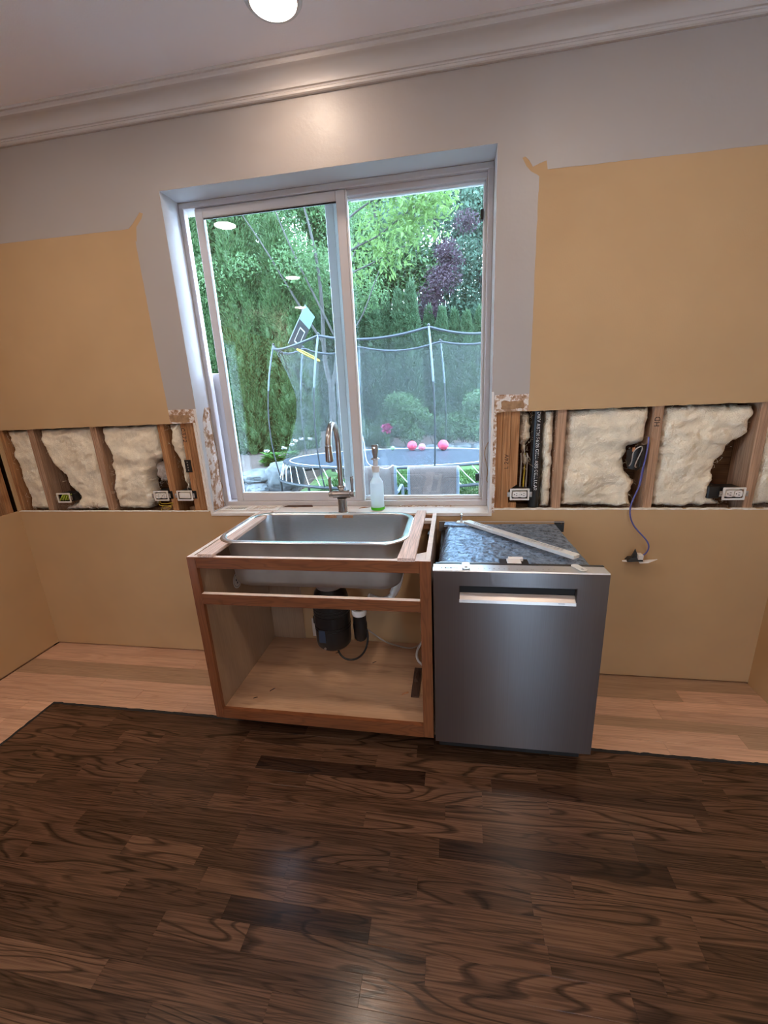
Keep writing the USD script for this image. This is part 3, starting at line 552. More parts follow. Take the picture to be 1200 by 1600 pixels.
batt([(-1.886, 1.357), (-1.543, 1.356), (-1.540, 1.245), (-1.545, 1.178), (-1.608, 1.160), (-1.629, 1.112), (-1.652, 1.080), (-1.660, 1.015), (-1.648, 0.949), (-1.676, 0.905), (-1.713, 0.886), (-1.895, 0.886), (-1.888, 0.951), (-1.892, 1.029), (-1.872, 1.083), (-1.886, 1.148), (-1.864, 1.201), (-1.890, 1.275)], 'wide creased fibreglass batt with a notch torn out above the left duplex outlet', seed=4)
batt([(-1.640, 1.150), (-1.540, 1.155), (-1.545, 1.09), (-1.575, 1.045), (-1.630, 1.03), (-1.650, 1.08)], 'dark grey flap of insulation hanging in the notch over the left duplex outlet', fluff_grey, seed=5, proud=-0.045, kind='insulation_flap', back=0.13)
batt([(-1.478, 1.355), (-1.402, 1.357), (-1.402, 1.261), (-1.402, 1.160), (-1.403, 1.076), (-1.430, 0.985), (-1.445, 1.013), (-1.452, 1.077), (-1.463, 1.161), (-1.485, 1.213), (-1.479, 1.283)], 'narrow ragged strip of insulation beside the studs left of the window', seed=6)
batt([(0.300, 1.349), (0.350, 1.346), (0.352, 1.25), (0.352, 1.222), (0.338, 1.195), (0.348, 1.103), (0.331, 1.074), (0.316, 1.161), (0.303, 1.218)], 'bunched insulation between the right studs and the black pipe', seed=7, proud=-0.02)
batt([(0.402, 1.349), (0.452, 1.350), (0.453, 1.225), (0.456, 1.158), (0.453, 1.078), (0.454, 0.898), (0.405, 0.898), (0.405, 1.102), (0.396, 1.200), (0.400, 1.249)], 'tall narrow roll of insulation on the right of the black pipe', seed=8)
batt([(0.500, 1.351), (0.846, 1.350), (0.843, 1.267), (0.836, 1.192), (0.777, 1.177), (0.767, 1.106), (0.791, 1.05), (0.824, 1.015), (0.801, 0.958), (0.813, 0.898), (0.766, 0.898), (0.500, 0.898), (0.500, 1.019), (0.500, 1.19)], 'large cream batt right of the pipe with a black box at its edge', seed=9)
batt([(0.895, 1.350), (1.244, 1.343), (1.240, 1.294), (1.248, 1.217), (1.186, 1.172), (1.174, 1.13), (1.134, 1.088), (1.136, 1.039), (1.123, 1.0), (1.130, 0.955), (1.169, 0.921), (1.235, 0.899), (0.896, 0.899), (0.896, 1.07), (0.896, 1.212)], 'large peeling batt torn back towards the rightmost outlet', seed=10, proud=0.004)
batt([(1.302, 1.345), (1.424, 1.345), (1.424, 0.899), (1.302, 0.899), (1.302, 1.1)], 'insulation in the last stud bay at the right edge of the picture', seed=11)

# ------------------------------------------------------------------ electrical boxes in the wall
def outlet_box(cx, cz, label, inside='duplex', rear_side=1, y=-0.004, w=0.088, h=0.056, tip=0.0):
    """A horizontal single-gang box with its device, face towards the room."""
    t = thing('electrical_box', label, 'electrical box', (cx, 0.02, cz))
    x0, x1, z0, z1 = cx-w/2+0.006, cx+w/2-0.006, cz-h/2+0.004, cz+h/2-0.004
    shift = 0.022*rear_side
    # hollow box
    o = [rounded(x0, x1, z0, z1, 0.004, 3), rounded(x0+0.003, x1-0.003, z0+0.003, z1-0.003, 0.003, 3)]
    part(t, 'box_body', join(poly_xz(o, 0.004, 0.075), box(x0, x1, 0.0735, 0.077, z0, z1), box(x1 if rear_side > 0 else x0-0.020, x1+0.020 if rear_side > 0 else x0, 0.012, 0.07, z0+0.002, z1-0.002)), black)
    fr = [rounded(cx-w/2, cx+w/2, cz-h/2, cz+h/2, 0.003, 3), rounded(cx-w/2+0.008, cx+w/2-0.008, cz-h/2+0.008, cz+h/2-0.008, 0.003, 3)]
    part(t, 'mounting_rim', poly_xz(fr, y-0.002, y+0.002), white_plastic)
    part(t, 'yoke_ear', box(cx-w/2-0.012, cx-w/2+0.002, y-0.001, y+0.001, cz-0.012, cz+0.012, 0.0004), grey_metal); part(t, 'yoke_ear', box(cx+w/2-0.002, cx+w/2+0.012, y-0.001, y+0.001, cz-0.012, cz+0.012, 0.0004), grey_metal)
    for s in (-1, 1): part(t, 'screw', moved(lathe([(0.004, 0), (0.004, 0.0015), (0.002, 0.0025)], 12), (cx+s*(w/2+0.006), y-0.001, cz), rx=math.pi/2), grey_metal)
    if inside == 'duplex':
        r = part(t, 'receptacle', box(cx-0.033, cx+0.033, y+0.001, 0.05, cz-0.014, cz+0.014, 0.002), white_plastic)
        for s in (-1, 1):
            cs = CrossSection([rounded(cx+s*0.0165-0.0155, cx+s*0.0165+0.0155, cz-0.0145, cz+0.0145, 0.0095, 6)], FillRule.NonZero)
            f = part(r, 'outlet_face', poly_xz(cs, y-0.003, y+0.002), white_plastic)
            part(t, 'slots', join(box(cx+s*0.0165-0.001, cx+s*0.0165+0.006, y-0.0034, y-0.002, cz+0.004, cz+0.0062, 0.0002), box(cx+s*0.0165-0.001, cx+s*0.0165+0.006, y-0.0034, y-0.002, cz-0.0062, cz-0.004, 0.0002),
                                  moved(lathe([(0.0024, 0), (0.0024, 0.0012)], 10), (cx+s*0.0165-0.008, y-0.0022, cz), rx=math.pi/2)), black)
        part(t, 'centre_screw', moved(lathe([(0.002, 0), (0.002, 0.001)], 10), (cx, y-0.001, cz), rx=math.pi/2), grey_metal)
    elif inside == 'rocker':
        part(t, 'rocker_switch', box(cx-0.033, cx+0.033, y-0.003, 0.03, cz-0.016, cz+0.016, 0.003), white_plastic)
    elif inside == 'wires':
        for k in range(4):
            a = (cx-0.03+0.014*k, y+0.004+0.002*k, cz-0.014); pts = spline([a, (a[0]+0.012, a[1]-0.003, cz-0.002), (a[0]+0.022, a[1]+0.002, cz+0.014), (a[0]+0.03, 0.03, cz+0.010)], 18)
            part(t, 'wire', tube(pts, 0.0045, 8), green_wire)
    return t
outlet_box(-2.193, 0.968, 'open electrical box packed with yellow-green wires, leftmost in the wall', 'wires', 1)
L2 = outlet_box(-1.573, 0.976, 'white duplex outlet in the left strip of wall, under the torn notch', 'duplex', 1)
for k, (a, b) in enumerate((((-1.600, 0.02, 0.945), (-1.545, 0.0, 0.925)), ((-1.610, 0.03, 0.940), (-1.560, 0.005, 0.905)))):
    part(L2, 'yellow_wire', tube(spline([a, (a[0]+0.02, 0.0, 0.93-0.01*k), (b[0]+0.03, 0.0, b[2]+0.008), (b[0], 0.012, b[2]-0.012), (a[0]-0.01, 0.04, b[2]-0.014)], 30), 0.0022, 6), yellow_wire)
outlet_box(-1.432, 0.976, 'white rocker switch in a black box, just left of the window', 'rocker', 1, w=0.092)
outlet_box(0.306, 0.969, 'white duplex outlet beside the black pipe, right of the window', 'duplex', 1)
R5 = outlet_box(1.200, 0.967, 'white duplex outlet with its black box hanging out, rightmost in the wall', 'duplex', -1, y=-0.012)
part(R5, 'box_flank', box(1.105, 1.152, 0.0, 0.07, 0.942, 0.998, 0.004), black)
pl = thing('nail_plate', 'small black plate with four screws on the stud left of the window', 'plate', (-1.390, TH, 1.13))
part(pl, 'plate', box(-1.408, -1.373, TH-0.004, TH+0.001, 1.100, 1.166, 0.001), black)
for k in range(4): part(pl, 'screw', moved(lathe([(0.004, 0), (0.004, 0.001), (0.002, 0.002)], 10), (-1.3915, TH-0.0035, 1.112+0.014*k), rx=math.pi/2), grey_metal)

pipe = thing('drain_pipe', 'black plastic drain pipe with white print running up the wall', 'pipe', (0.376, 0.045, 0.0))
part(pipe, 'pipe', tube([(0.378, 0.045, 0.0), (0.378, 0.045, 1.3), (0.376, 0.045, 2.6)], 0.0245, 28), black)
tm = tri(meshkit.text_mesh('DWV ASTM F628 CELL ABS CELLULAR', 0.0145, 0.0004)); v = np.array(tm.vertices)
v[:, 1] -= 0.007; ang = v[:, 1]/0.0245; rr_ = 0.0246 + v[:, 2]
tm = trimesh.Trimesh(np.c_[0.378 + rr_*np.sin(ang+0.05), 0.045 - rr_*np.cos(ang+0.05), 1.345 - v[:, 0]*0.98], tm.faces, process=False)
part(pipe, 'printing', tm, print_white, smooth=False)
for k, x in enumerate((0.318, 0.334, 0.346)):
    solo('wire', tube(spline([(x, 0.085, 1.15), (x+0.002, 0.08, 1.08), (x-0.001, 0.07, 1.02), (x-0.004, 0.05, 0.985)], 20), 0.004, 8), (grey_cable, yellow_wire, grey_cable)[k], ('grey wire dropping into the outlet beside the black pipe, left one', 'yellow wire dropping into the outlet beside the black pipe', 'grey wire dropping into the outlet beside the black pipe, nearest the pipe')[k], 'wire', (x, 0.08, 0.985))

# low-voltage box and hanging blue cable with its bracket
lv = thing('low_voltage_box', 'crushed black box clinging to the side of a stud on the right', 'electrical box', (0.81, 0.02, 1.07))
part(lv, 'box_body', hull([(0.765, 0.000, 1.085), (0.800, -0.012, 1.075), (0.812, 0.0, 1.080), (0.842, 0.02, 1.095), (0.765, 0.03, 1.160), (0.790, -0.010, 1.182), (0.818, -0.004, 1.187), (0.845, 0.03, 1.185), (0.78, 0.07, 1.1), (0.84, 0.07, 1.17)]), black)
part(lv, 'rim', tube(spline([(0.768, -0.006, 1.095), (0.776, -0.010, 1.130), (0.785, -0.015, 1.172), (0.806, -0.014, 1.182), (0.800, -0.017, 1.140), (0.794, -0.018, 1.092)], 40), 0.0028, 8), grey_metal)
part(lv, 'rib', box(0.806, 0.816, -0.012, 0.03, 1.09, 1.18, 0.002), black_matte)
part(lv, 'tag', box(0.772, 0.783, -0.012, -0.009, 1.160, 1.178, 0.001), chip_wood)
cab = thing('blue_cable', 'dark blue cable hanging out of the wall down to a small bracket', 'cable', (0.82, -0.02, 0.68))
path = spline([(0.838, 0.005, 1.22), (0.828, -0.016, 1.14), (0.818, -0.020, 1.06), (0.812, -0.020, 1.00), (0.790, -0.020, 0.92), (0.790, -0.024, 0.875), (0.813, -0.026, 0.820), (0.852, -0.030, 0.775), (0.882, -0.032, 0.722), (0.873, -0.032, 0.692), (0.852, -0.030, 0.676)], 90)
part(cab, 'sheath', tube(path, 0.0034, 10), blue_cable)
part(cab, 'loose_strand', tube(path[20:34] + np.array([0.006, 0.004, 0.002]), 0.002, 8), blue_cable)
br = thing('cable_bracket', 'small black cable clip with white tabs dangling against the wall', 'clip', (0.83, -0.03, 0.65))
part(br, 'clip_body', hull([(0.795, -0.045, 0.652), (0.862, -0.045, 0.656), (0.862, -0.006, 0.656), (0.795, -0.006, 0.652), (0.805, -0.04, 0.668), (0.855, -0.04, 0.672), (0.805, -0.010, 0.668), (0.855, -0.010, 0.672)]), black)
part(br, 'hook', hull([(0.815, -0.036, 0.668), (0.845, -0.036, 0.668), (0.815, -0.020, 0.668), (0.845, -0.020, 0.668), (0.826, -0.030, 0.712), (0.829, -0.027, 0.712)]), black)
part(br, 'white_block', box(0.837, 0.860, -0.047, -0.015, 0.664, 0.688, 0.002), white_plastic)
part(br, 'white_tab', hull([(0.845, -0.050, 0.648), (0.880, -0.050, 0.650), (0.925, -0.035, 0.662), (0.925, -0.033, 0.664), (0.88, -0.02, 0.654), (0.845, -0.03, 0.653)]), white_plastic)
part(br, 'white_tab', hull([(0.776, -0.035, 0.650), (0.800, -0.040, 0.650), (0.800, -0.025, 0.656), (0.776, -0.03, 0.654)]), white_plastic)

# ------------------------------------------------------------------ sink base cabinet
CX0, CX1, CF, CT, CB = -1.040, -0.080, -0.610, 0.876, 0.112
def cabinet():
    c = thing('sink_base_cabinet', 'open cherry-framed sink base cabinet without doors or worktop', 'cabinet', ((CX0+CX1)/2, -0.3, 0))
    fy = CF + 0.019
    part(c, 'stile', box(CX0, CX0+0.038, CF, fy, CB, CT, 0.0015), cherry_z)
    part(c, 'stile', box(CX1-0.042, CX1, CF, fy, CB-0.012, CT, 0.0015), cherry_z)
    top = part(c, 'top_rail', box(CX0+0.038, CX1-0.042, CF, fy, 0.829, CT, 0.0015), cherry_x)
    part(c, 'rail_edge', box(CX0+0.002, CX1-0.002, CF+0.002, fy, CT, CT+0.0012, 0.0004), edge_white)
    part(c, 'middle_rail', box(CX0+0.038, CX1-0.042, CF, fy, 0.671, 0.717, 0.0015), cherry_x)
    part(c, 'rail_edge', box(CX0+0.038, CX1-0.042, CF+0.001, fy, 0.717, 0.7182, 0.0004), edge_white)
    part(c, 'bottom_rail', hull([(x, y, z) for x, zb in ((CX0+0.038, CB), (CX1-0.042, CB-0.011)) for y in (CF, fy) for z in (zb, 0.158)]), cherry_x, smooth=False)
    sp = [[(fy, CB), (-0.462, CB), (-0.462, 0.001), (-0.004, 0.001), (-0.004, CT), (fy, CT)]]
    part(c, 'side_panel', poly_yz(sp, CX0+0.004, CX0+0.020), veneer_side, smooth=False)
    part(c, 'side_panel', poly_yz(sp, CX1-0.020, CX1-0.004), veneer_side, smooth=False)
    part(c, 'panel_edge', box(CX0+0.003, CX0+0.021, fy, -0.004, CT, CT+0.0012, 0.0004), edge_white); part(c, 'panel_edge', box(CX1-0.022, CX1-0.003, fy, -0.004, CT, CT+0.0012, 0.0004), edge_white)
    part(c, 'floor_panel', box(CX0+0.021, CX1-0.021, fy, -0.004, 0.118, 0.134, 0.001), veneer)
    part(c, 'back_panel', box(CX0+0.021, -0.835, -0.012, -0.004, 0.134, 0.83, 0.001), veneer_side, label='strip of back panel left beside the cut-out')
    part(c, 'back_rail', box(CX0+0.021, CX1-0.021, -0.024, -0.005, 0.80, 0.874, 0.001), brown_board)
    part(c, 'stretcher', box(-0.150, CX1-0.021, -0.110, -0.070, 0.856, 0.872, 0.001), edge_white)
    part(c, 'corner_brace', poly_xy([[(CX1-0.02, fy), (CX1-0.16, fy), (CX1-0.02, fy+0.085)]], 0.855, 0.872), edge_white, smooth=False)
    part(c, 'corner_brace', poly_xy([[(CX0+0.02, fy), (CX0+0.13, fy), (CX0+0.02, fy+0.085)]], 0.855, 0.872), edge_white, smooth=False)
    part(c, 'toe_board', box(CX0+0.004, CX1-0.004, -0.474, -0.4625, 0.001, CB+0.003, 0.001), dark_wood)
    part(c, 'bracket', box(-0.118, -0.104, -0.20, -0.15, 0.805, 0.835, 0.002), black)
    return c
cabinet()
BT = 0.8905
def slanted_board(kind, pts, z0, z1, mat, label):
    t = solo(kind, poly_xy([pts], z0, z1), mat, label, 'board', (pts[0][0], pts[0][1], z0), smooth=False)
slanted_board('sink_support_board', [(-0.987, -0.612), (-0.925, -0.612), (-0.938, -0.002), (-1.006, -0.002)], CT+0.0014, BT, pink_board, 'pale wooden board laid front to back under the left rim of the sink')
slanted_board('sink_support_board', [(-0.200, -0.616), (-0.137, -0.616), (-0.134, -0.002), (-0.180, -0.002)], CT+0.0014, BT, pink_board, 'pale screwed board laid front to back under the right rim of the sink')
# ------------------------------------------------------------------ sink
def sink():
    t = thing('kitchen_sink', 'single-bowl stainless sink resting on two boards over the cabinet', 'sink', (-0.592, -0.272, BT+0.001))
    x0, x1, y0, y1, z = -1.003, -0.182, -0.492, -0.052, BT+0.0015
    def ring(i, zz, r, n=14): return [(x, y, zz) for x, y in rounded(x0+i, x1-i, y0+i, y1-i, r, n)]
    # rim: outer lip, land, inner roll, walls, bottom
    part(t, 'rim', loft([ring(0, z-0.001, 0.105), ring(0.0, z+0.002, 0.105), ring(0.003, z+0.005, 0.102), ring(0.018, z+0.0055, 0.087), ring(0.022, z+0.0052, 0.083), ring(0.026, z+0.003, 0.079), ring(0.027, z-0.004, 0.078)]), steel_rim, smooth=60)
    W = [ring(0.027, z-0.003, 0.078), ring(0.029, z-0.02, 0.076)]
    for k in range(6): W.append(ring(0.029+0.010*(k+1)/6, z-0.02-0.165*(k+1)/6, 0.076))
    for k in range(1, 8):
        a = math.radians(90*k/7); W.append(ring(0.039+0.035*(1-math.cos(a)), z-0.185-0.035*math.sin(a), 0.074-0.02*(1-math.cos(a))))
    W.append(ring(0.16, z-0.224, 0.03))
    inner = loft(W, True); part(t, 'bowl', trimesh.Trimesh(inner.vertices, inner.faces[:, ::-1], process=False), steel_sink, smooth=60)
    O = [[(x, y, zz - 0.002) for x, y, zz in r] for r in W]; c = np.array([(x0+x1)/2, (y0+y1)/2, 0])
    O = [[((x-c[0])*1.006+c[0], (y-c[1])*1.01+c[1], zz) for x, y, zz in r] for r in O]
    part(t, 'undercoat', loft(O, True), sink_coat, smooth=60, label='grey sound-deadening underside of the bowl')
    part(t, 'drain', lathe([(0.0, z-0.2235), (0.03, z-0.2232), (0.045, z-0.221), (0.047, z-0.220)], 32, ((x0+x1)/2-0.01, -0.27, 0)), chrome)
    return t
sink()
# scratches of sealant and adhesive? (none) -- sticker on the inside of the cabinet wall
st = thing('round_sticker', 'round white sticker with blue print on the inner left cabinet side', 'sticker', (-1.0195, -0.306, 0.634))
def disc_x(r, x, t_=0.0005, n=28): return moved(lathe([(r, 0), (r, t_)], n), (x, -0.306, 0.634), ry=math.pi/2)
part(st, 'paper', disc_x(0.040, -1.0198), print_white); part(st, 'printed_ring', disc_x(0.034, -1.0194, 0.0003), print_grey); part(st, 'centre', disc_x(0.031, -1.0192, 0.0003), print_white)
for dy, dz in ((-0.012, 0.004), (0.002, 0.006), (0.013, -0.006), (-0.004, -0.012), (0.008, 0.014)): part(st, 'mark', box(-1.0189, -1.0185, -0.306+dy-0.004, -0.306+dy+0.004, 0.634+dz-0.005, 0.634+dz+0.005, 0.0001), label_blue)

# ------------------------------------------------------------------ under the sink
def disposal():
    x, y = -0.577, -0.27
    t = thing('waste_disposer', 'black food waste disposer hanging under the sink bowl', 'disposer', (x, y, 0.30))
    part(t, 'housing', lathe([(0.0, 0.288), (0.055, 0.289), (0.072, 0.294), (0.082, 0.306), (0.085, 0.33), (0.0855, 0.37), (0.0855, 0.50), (0.083, 0.54), (0.075, 0.575), (0.055, 0.60)], 40, (x, y, 0)), black)
    for z in (0.395, 0.41, 0.47, 0.485, 0.50): part(t, 'rib', lathe([(0.084, z-0.003), (0.0875, z), (0.084, z+0.003)], 40, (x, y, 0)), black)
    part(t, 'collar', lathe([(0.045, 0.598), (0.062, 0.600), (0.064, 0.625), (0.05, 0.63), (0.045, 0.662)], 32, (x, y, 0)), grey_metal)
    part(t, 'spec_label', moved(hull([(-0.026, -0.0845, 0.345), (0.006, -0.0885, 0.345), (-0.026, -0.0845, 0.41), (0.006, -0.0885, 0.41), (-0.026, -0.082, 0.345), (0.006, -0.085, 0.41)]), (x-0.02, y+0.0015, 0)), label_blue, smooth=False)
    part(t, 'reset_button', moved(lathe([(0.006, 0), (0.006, 0.003)], 12), (x-0.02, y-0.084, 0.315), rx=math.pi/2), grey_metal)
    part(t, 'side_knob', box(x-0.095, x-0.083, y-0.012, y+0.012, 0.40, 0.44, 0.003), black)
    part(t, 'outlet_elbow', tube(spline([(x+0.07, y, 0.52), (x+0.10, y-0.002, 0.52), (x+0.128, y, 0.51), (x+0.134, y, 0.485)], 24), 0.026, 16), black)
    part(t, 'slip_nut', lathe([(0.0, 0.455), (0.034, 0.456), (0.036, 0.460), (0.036, 0.480), (0.034, 0.484)], 24, (x+0.134, y, 0)), pvc)
    part(t, 'rubber_boot', lathe([(0.0, 0.318), (0.022, 0.320), (0.031, 0.335), (0.032, 0.38), (0.034, 0.385), (0.034, 0.41), (0.031, 0.415), (0.032, 0.458)], 24, (x+0.134, y, 0)), black)
    cord = spline([(x+0.150, y+0.01, 0.40), (x+0.168, y, 0.35), (x+0.160, y-0.02, 0.285), (x+0.115, y-0.03, 0.232), (x+0.060, y-0.03, 0.225), (x+0.022, y-0.02, 0.262), (x+0.02, y-0.005, 0.292)], 50)
    part(t, 'power_cord', tube(cord, 0.0048, 10), black)
disposal()
pv = thing('drain_tube', 'white plastic drain tube curving under the right end of the bowl', 'pipe', (-0.3, -0.2, 0.52))
part(pv, 'tube', tube(spline([(-0.395, -0.26, 0.545), (-0.36, -0.25, 0.528), (-0.318, -0.24, 0.522), (-0.280, -0.22, 0.545), (-0.255, -0.19, 0.60), (-0.245, -0.16, 0.66)], 40), 0.015, 14), pvc)
part(pv, 'coupling', tube([(-0.285, -0.222, 0.541), (-0.262, -0.20, 0.585)], 0.019, 14), pvc)
hose = thing('grey_cable', 'thin grey cable lying along the back of the cabinet floor', 'cable', (-0.3, -0.03, 0.14))
part(hose, 'sheath', tube(spline([(-0.49, -0.016, 0.225), (-0.43, -0.018, 0.185), (-0.37, -0.03, 0.152), (-0.29, -0.05, 0.141), (-0.22, -0.06, 0.142), (-0.175, -0.05, 0.165), (-0.135, -0.03, 0.23), (-0.115, -0.02, 0.30)], 60), 0.0042, 8), grey_cable)
wl = thing('white_hose', 'white supply hose curling by the right side inside the cabinet', 'hose', (-0.15, -0.1, 0.14))
part(wl, 'hose', tube(spline([(-0.125, -0.045, 0.205), (-0.165, -0.075, 0.190), (-0.188, -0.11, 0.160), (-0.185, -0.15, 0.142), (-0.150, -0.20, 0.141), (-0.110, -0.23, 0.142)], 50), 0.0065, 10), pvc)
po = thing('wall_socket', 'white socket plate on the wall behind the disposer', 'socket', (-0.75, -0.005, 0.205))
part(po, 'plate', box(-0.790, -0.720, -0.007, -0.001, 0.147, 0.262, 0.003), white_plastic); part(po, 'socket_face', box(-0.770, -0.740, -0.009, -0.006, 0.165, 0.245, 0.002), white_plastic)
solo('wood_scrap', join(box(-0.192, -0.156, -0.425, -0.222, 0.1345, 0.142, 0.001), moved(hull([(0, 0, 0), (0.022, 0, 0), (0.018, 0.09, 0), (0.004, 0.08, 0), (0.006, 0.02, 0.012), (0.016, 0.06, 0.010)]), (-0.186, -0.33, 0.1415))), dark_wood, 'dark splintered scrap of wood on the cabinet floor at right', 'scrap', (-0.174, -0.32, 0.1345))
solo('wood_chip', hull([(-0.236, -0.416, 0.1345), (-0.206, -0.399, 0.1345), (-0.204, -0.391, 0.1345), (-0.232, -0.405, 0.1345), (-0.230, -0.410, 0.141), (-0.208, -0.396, 0.142)]), chip_wood, 'small orange chip of wood on the cabinet floor beside the dark scrap', 'chip', (-0.22, -0.40, 0.1345))
for (x, y, a, s), lb in zip(((-0.848, -0.44, 0.9, 1.0), (-0.402, -0.19, 0.7, 0.8), (-0.612, -0.128, 0.3, 0.9), (-0.905, -0.50, 0.5, 0.7)), ('brown flake near the left front of the cabinet floor', 'black flake in the middle of the cabinet floor right of the cord', 'brown flake on the cabinet floor behind the disposer', 'tiny flake in the front left corner of the cabinet floor')):
    solo('debris_flake', moved(hull([(-0.016*s, -0.003, 0), (0.016*s, -0.002, 0), (0.012*s, 0.004, 0), (-0.012*s, 0.003, 0), (0, 0.001, 0.003)]), (x, y, 0.1343), rz=a), dark_wood, lb, 'debris', (x, y, 0.1343))

# ------------------------------------------------------------------ faucet on its shims
def faucet():
    x, y, z0 = -0.548, -0.040, 0.8765
    t = thing('kitchen_faucet', 'brushed nickel bridge faucet with a high arched pull-down spout', 'faucet', (x, y, z0))
    part(t, 'base', lathe([(0.030, z0), (0.031, z0+0.004), (0.029, z0+0.010), (0.024, z0+0.016), (0.0225, z0+0.022), (0.0225, z0+0.085), (0.025, z0+0.09)], 32, (x, y, 0)), nickel)
    part(t, 'base_stripe', box(x-0.006, x+0.006, y-0.0245, y-0.020, z0+0.02, z0+0.085, 0.002), nickel)
    bar = moved(lathe([(0.0135, -0.064), (0.0155, -0.062), (0.0155, -0.050), (0.013, -0.048), (0.013, -0.046), (0.0185, -0.044), (0.0195, -0.04), (0.0195, 0.04), (0.0185, 0.044), (0.013, 0.046), (0.013, 0.048), (0.0155, 0.050), (0.0155, 0.062), (0.0135, 0.064)], 32), (x, y, z0+0.110), ry=math.pi/2)
    part(t, 'valve_bar', bar, nickel)
    for s in (-1, 1):
        part(t, 'lever', lathe([(0.0065, z0+0.118), (0.0065, z0+0.150), (0.0085, z0+0.180), (0.0085, z0+0.186), (0.0065, z0+0.190), (0.0085, z0+0.195), (0.0078, z0+0.198)], 18, (x+s*0.056, y, 0)), nickel)
    part(t, 'spout_collar', lathe([(0.013, z0+0.125), (0.014, z0+0.135), (0.020, z0+0.143), (0.021, z0+0.150), (0.0165, z0+0.156)], 28, (x, y, 0)), nickel)
    R = 0.098; zt = 1.238; dx = 0.012
    p = [(x, y, z0+0.15), (x, y, 1.10)]
    for k in range(25):
        a = math.pi*k/24; p.append((x + dx*(1-math.cos(a))/2, y - R*(1-math.cos(a)), zt + R*math.sin(a)))
    p.append((x+dx, y-2*R, zt-0.003))
    part(t, 'spout', tube(np.array(p), 0.0128, 22), nickel)
    hx, hy = x+dx, y-2*R
    part(t, 'joint_ring', lathe([(0.0128, 1.244), (0.0143, 1.246), (0.0143, 1.252), (0.0128, 1.254)], 28, (hx, hy, 0)), chrome)
    part(t, 'spray_head', lathe([(0.0, 1.181), (0.013, 1.181), (0.0165, 1.182), (0.0178, 1.186), (0.0172, 1.205), (0.0150, 1.246), (0.0135, 1.250)], 32, (hx, hy, 0)), nickel)
    part(t, 'nozzle', lathe([(0.0, 1.1785), (0.013, 1.179), (0.0135, 1.182)], 28, (hx, hy, 0)), black)
faucet()
slanted_board('wood_shim', [(-0.632, -0.088), (-0.572, -0.088), (-0.572, -0.020), (-0.628, -0.020)], 0.8765, 0.888, brown_board, 'tan wood shim on the left of the faucet foot')
slanted_board('wood_shim', [(-0.540, -0.088), (-0.488, -0.086), (-0.486, -0.022), (-0.522, -0.018)], 0.8765, 0.8885, brown_board, 'reddish wood shim on the right of the faucet foot')

# ------------------------------------------------------------------ things on the sill
def bottle():
    x, y, z = -0.388, 0.058, WZ0
    t = thing('soap_bottle', 'clear plastic soap pump bottle with a little green soap left', 'bottle', (x, y, z))
    part(t, 'bottle_body', lathe([(0.0, z+0.0005), (0.031, z+0.0005), (0.0345, z+0.004), (0.0345, z+0.140), (0.033, z+0.147), (0.020, z+0.168), (0.0165, z+0.174), (0.0165, z+0.20), (0.0, z+0.2005)], 36, (x, y, 0)), bottle_plastic)
    part(t, 'green_soap', lathe([(0.0, z+0.0015), (0.030, z+0.0015), (0.0350, z+0.005), (0.0352, z+0.018), (0.0, z+0.0185)], 36, (x, y, 0)), green_soap)
    part(t, 'neck_collar', lathe([(0.0165, z+0.198), (0.019, z+0.2), (0.021, z+0.224), (0.021, z+0.228), (0.012, z+0.229)], 28, (x, y, 0)), pvc)
    part(t, 'pump_stem', lathe([(0.0125, z+0.228), (0.0125, z+0.262)], 24, (x, y, 0)), zinc)
    part(t, 'flange', lathe([(0.0, z+0.262), (0.021, z+0.262), (0.0225, z+0.265), (0.018, z+0.270), (0.012, z+0.272)], 28, (x, y, 0)), chrome)
    part(t, 'pump_head', lathe([(0.011, z+0.272), (0.0125, z+0.285), (0.0165, z+0.305), (0.0168, z+0.332), (0.0155, z+0.336), (0.0, z+0.337)], 28, (x, y, 0)), nickel)
    part(t, 'nozzle', tube([(x, y-0.01, z+0.322), (x-0.004, y-0.034, z+0.321)], [0.0075, 0.0065], 14), chrome)
bottle()
def grille(x0, x1, y0, y1, a, label, dark):
    t = thing('vent_grille', label, 'vent grille', ((x0+x1)/2, (y0+y1)/2, WZ0))
    fr = [rect(x0, x1, y0, y1), rect(x0+0.022, x1-0.022, y0+0.018, y1-0.018)]
    z = WZ0+0.0008
    part(t, 'frame', poly_xy(fr, z, z+0.007), sill_paint, smooth=False)
    n = 8; w = (x1-x0-0.044)
    for k in range(n):
        xa = x0+0.022+w*k/n
        part(t, 'slat', hull([(xa+a_*w/n+b_, yy, zz) for a_ in (0.1, 0.48) for yy, b_ in ((y0+0.016, 0.0), (y1-0.016, 0.006)) for zz in (z+0.001, z+0.0035)]), sill_paint, smooth=False)
    part(t, 'backing', box(x0+0.01, x1-0.01, y0+0.01, y1-0.01, z-0.0006, z+0.0006, 0), dark, smooth=False)
grille(-1.262, -1.102, 0.028, 0.118, 0, 'white vent grille with dark slots lying in the left corner of the sill', black_matte)
grille(-1.098, -0.935, 0.030, 0.118, 0, 'white vent grille with pale slots lying behind the left support board', edge_white)
solo('wood_splinter', hull([(-0.935, 0.108, 0.8785), (-0.760, 0.112, 0.8785), (-0.762, 0.124, 0.8785), (-0.925, 0.118, 0.8785), (-0.90, 0.114, 0.887), (-0.765, 0.119, 0.888)]), dark_wood, 'dark splinter of wood lying along the window sill left of the faucet', 'splinter', (-0.85, 0.115, 0.8785))
solo('wood_splinter', hull([(-0.880, 0.092, 0.8785), (-0.835, 0.086, 0.8785), (-0.832, 0.090, 0.8785), (-0.878, 0.097, 0.8785), (-0.86, 0.092, 0.883)]), edge_white, 'pale sliver of wood in front of the dark splinter on the sill', 'splinter', (-0.85, 0.09, 0.8785))
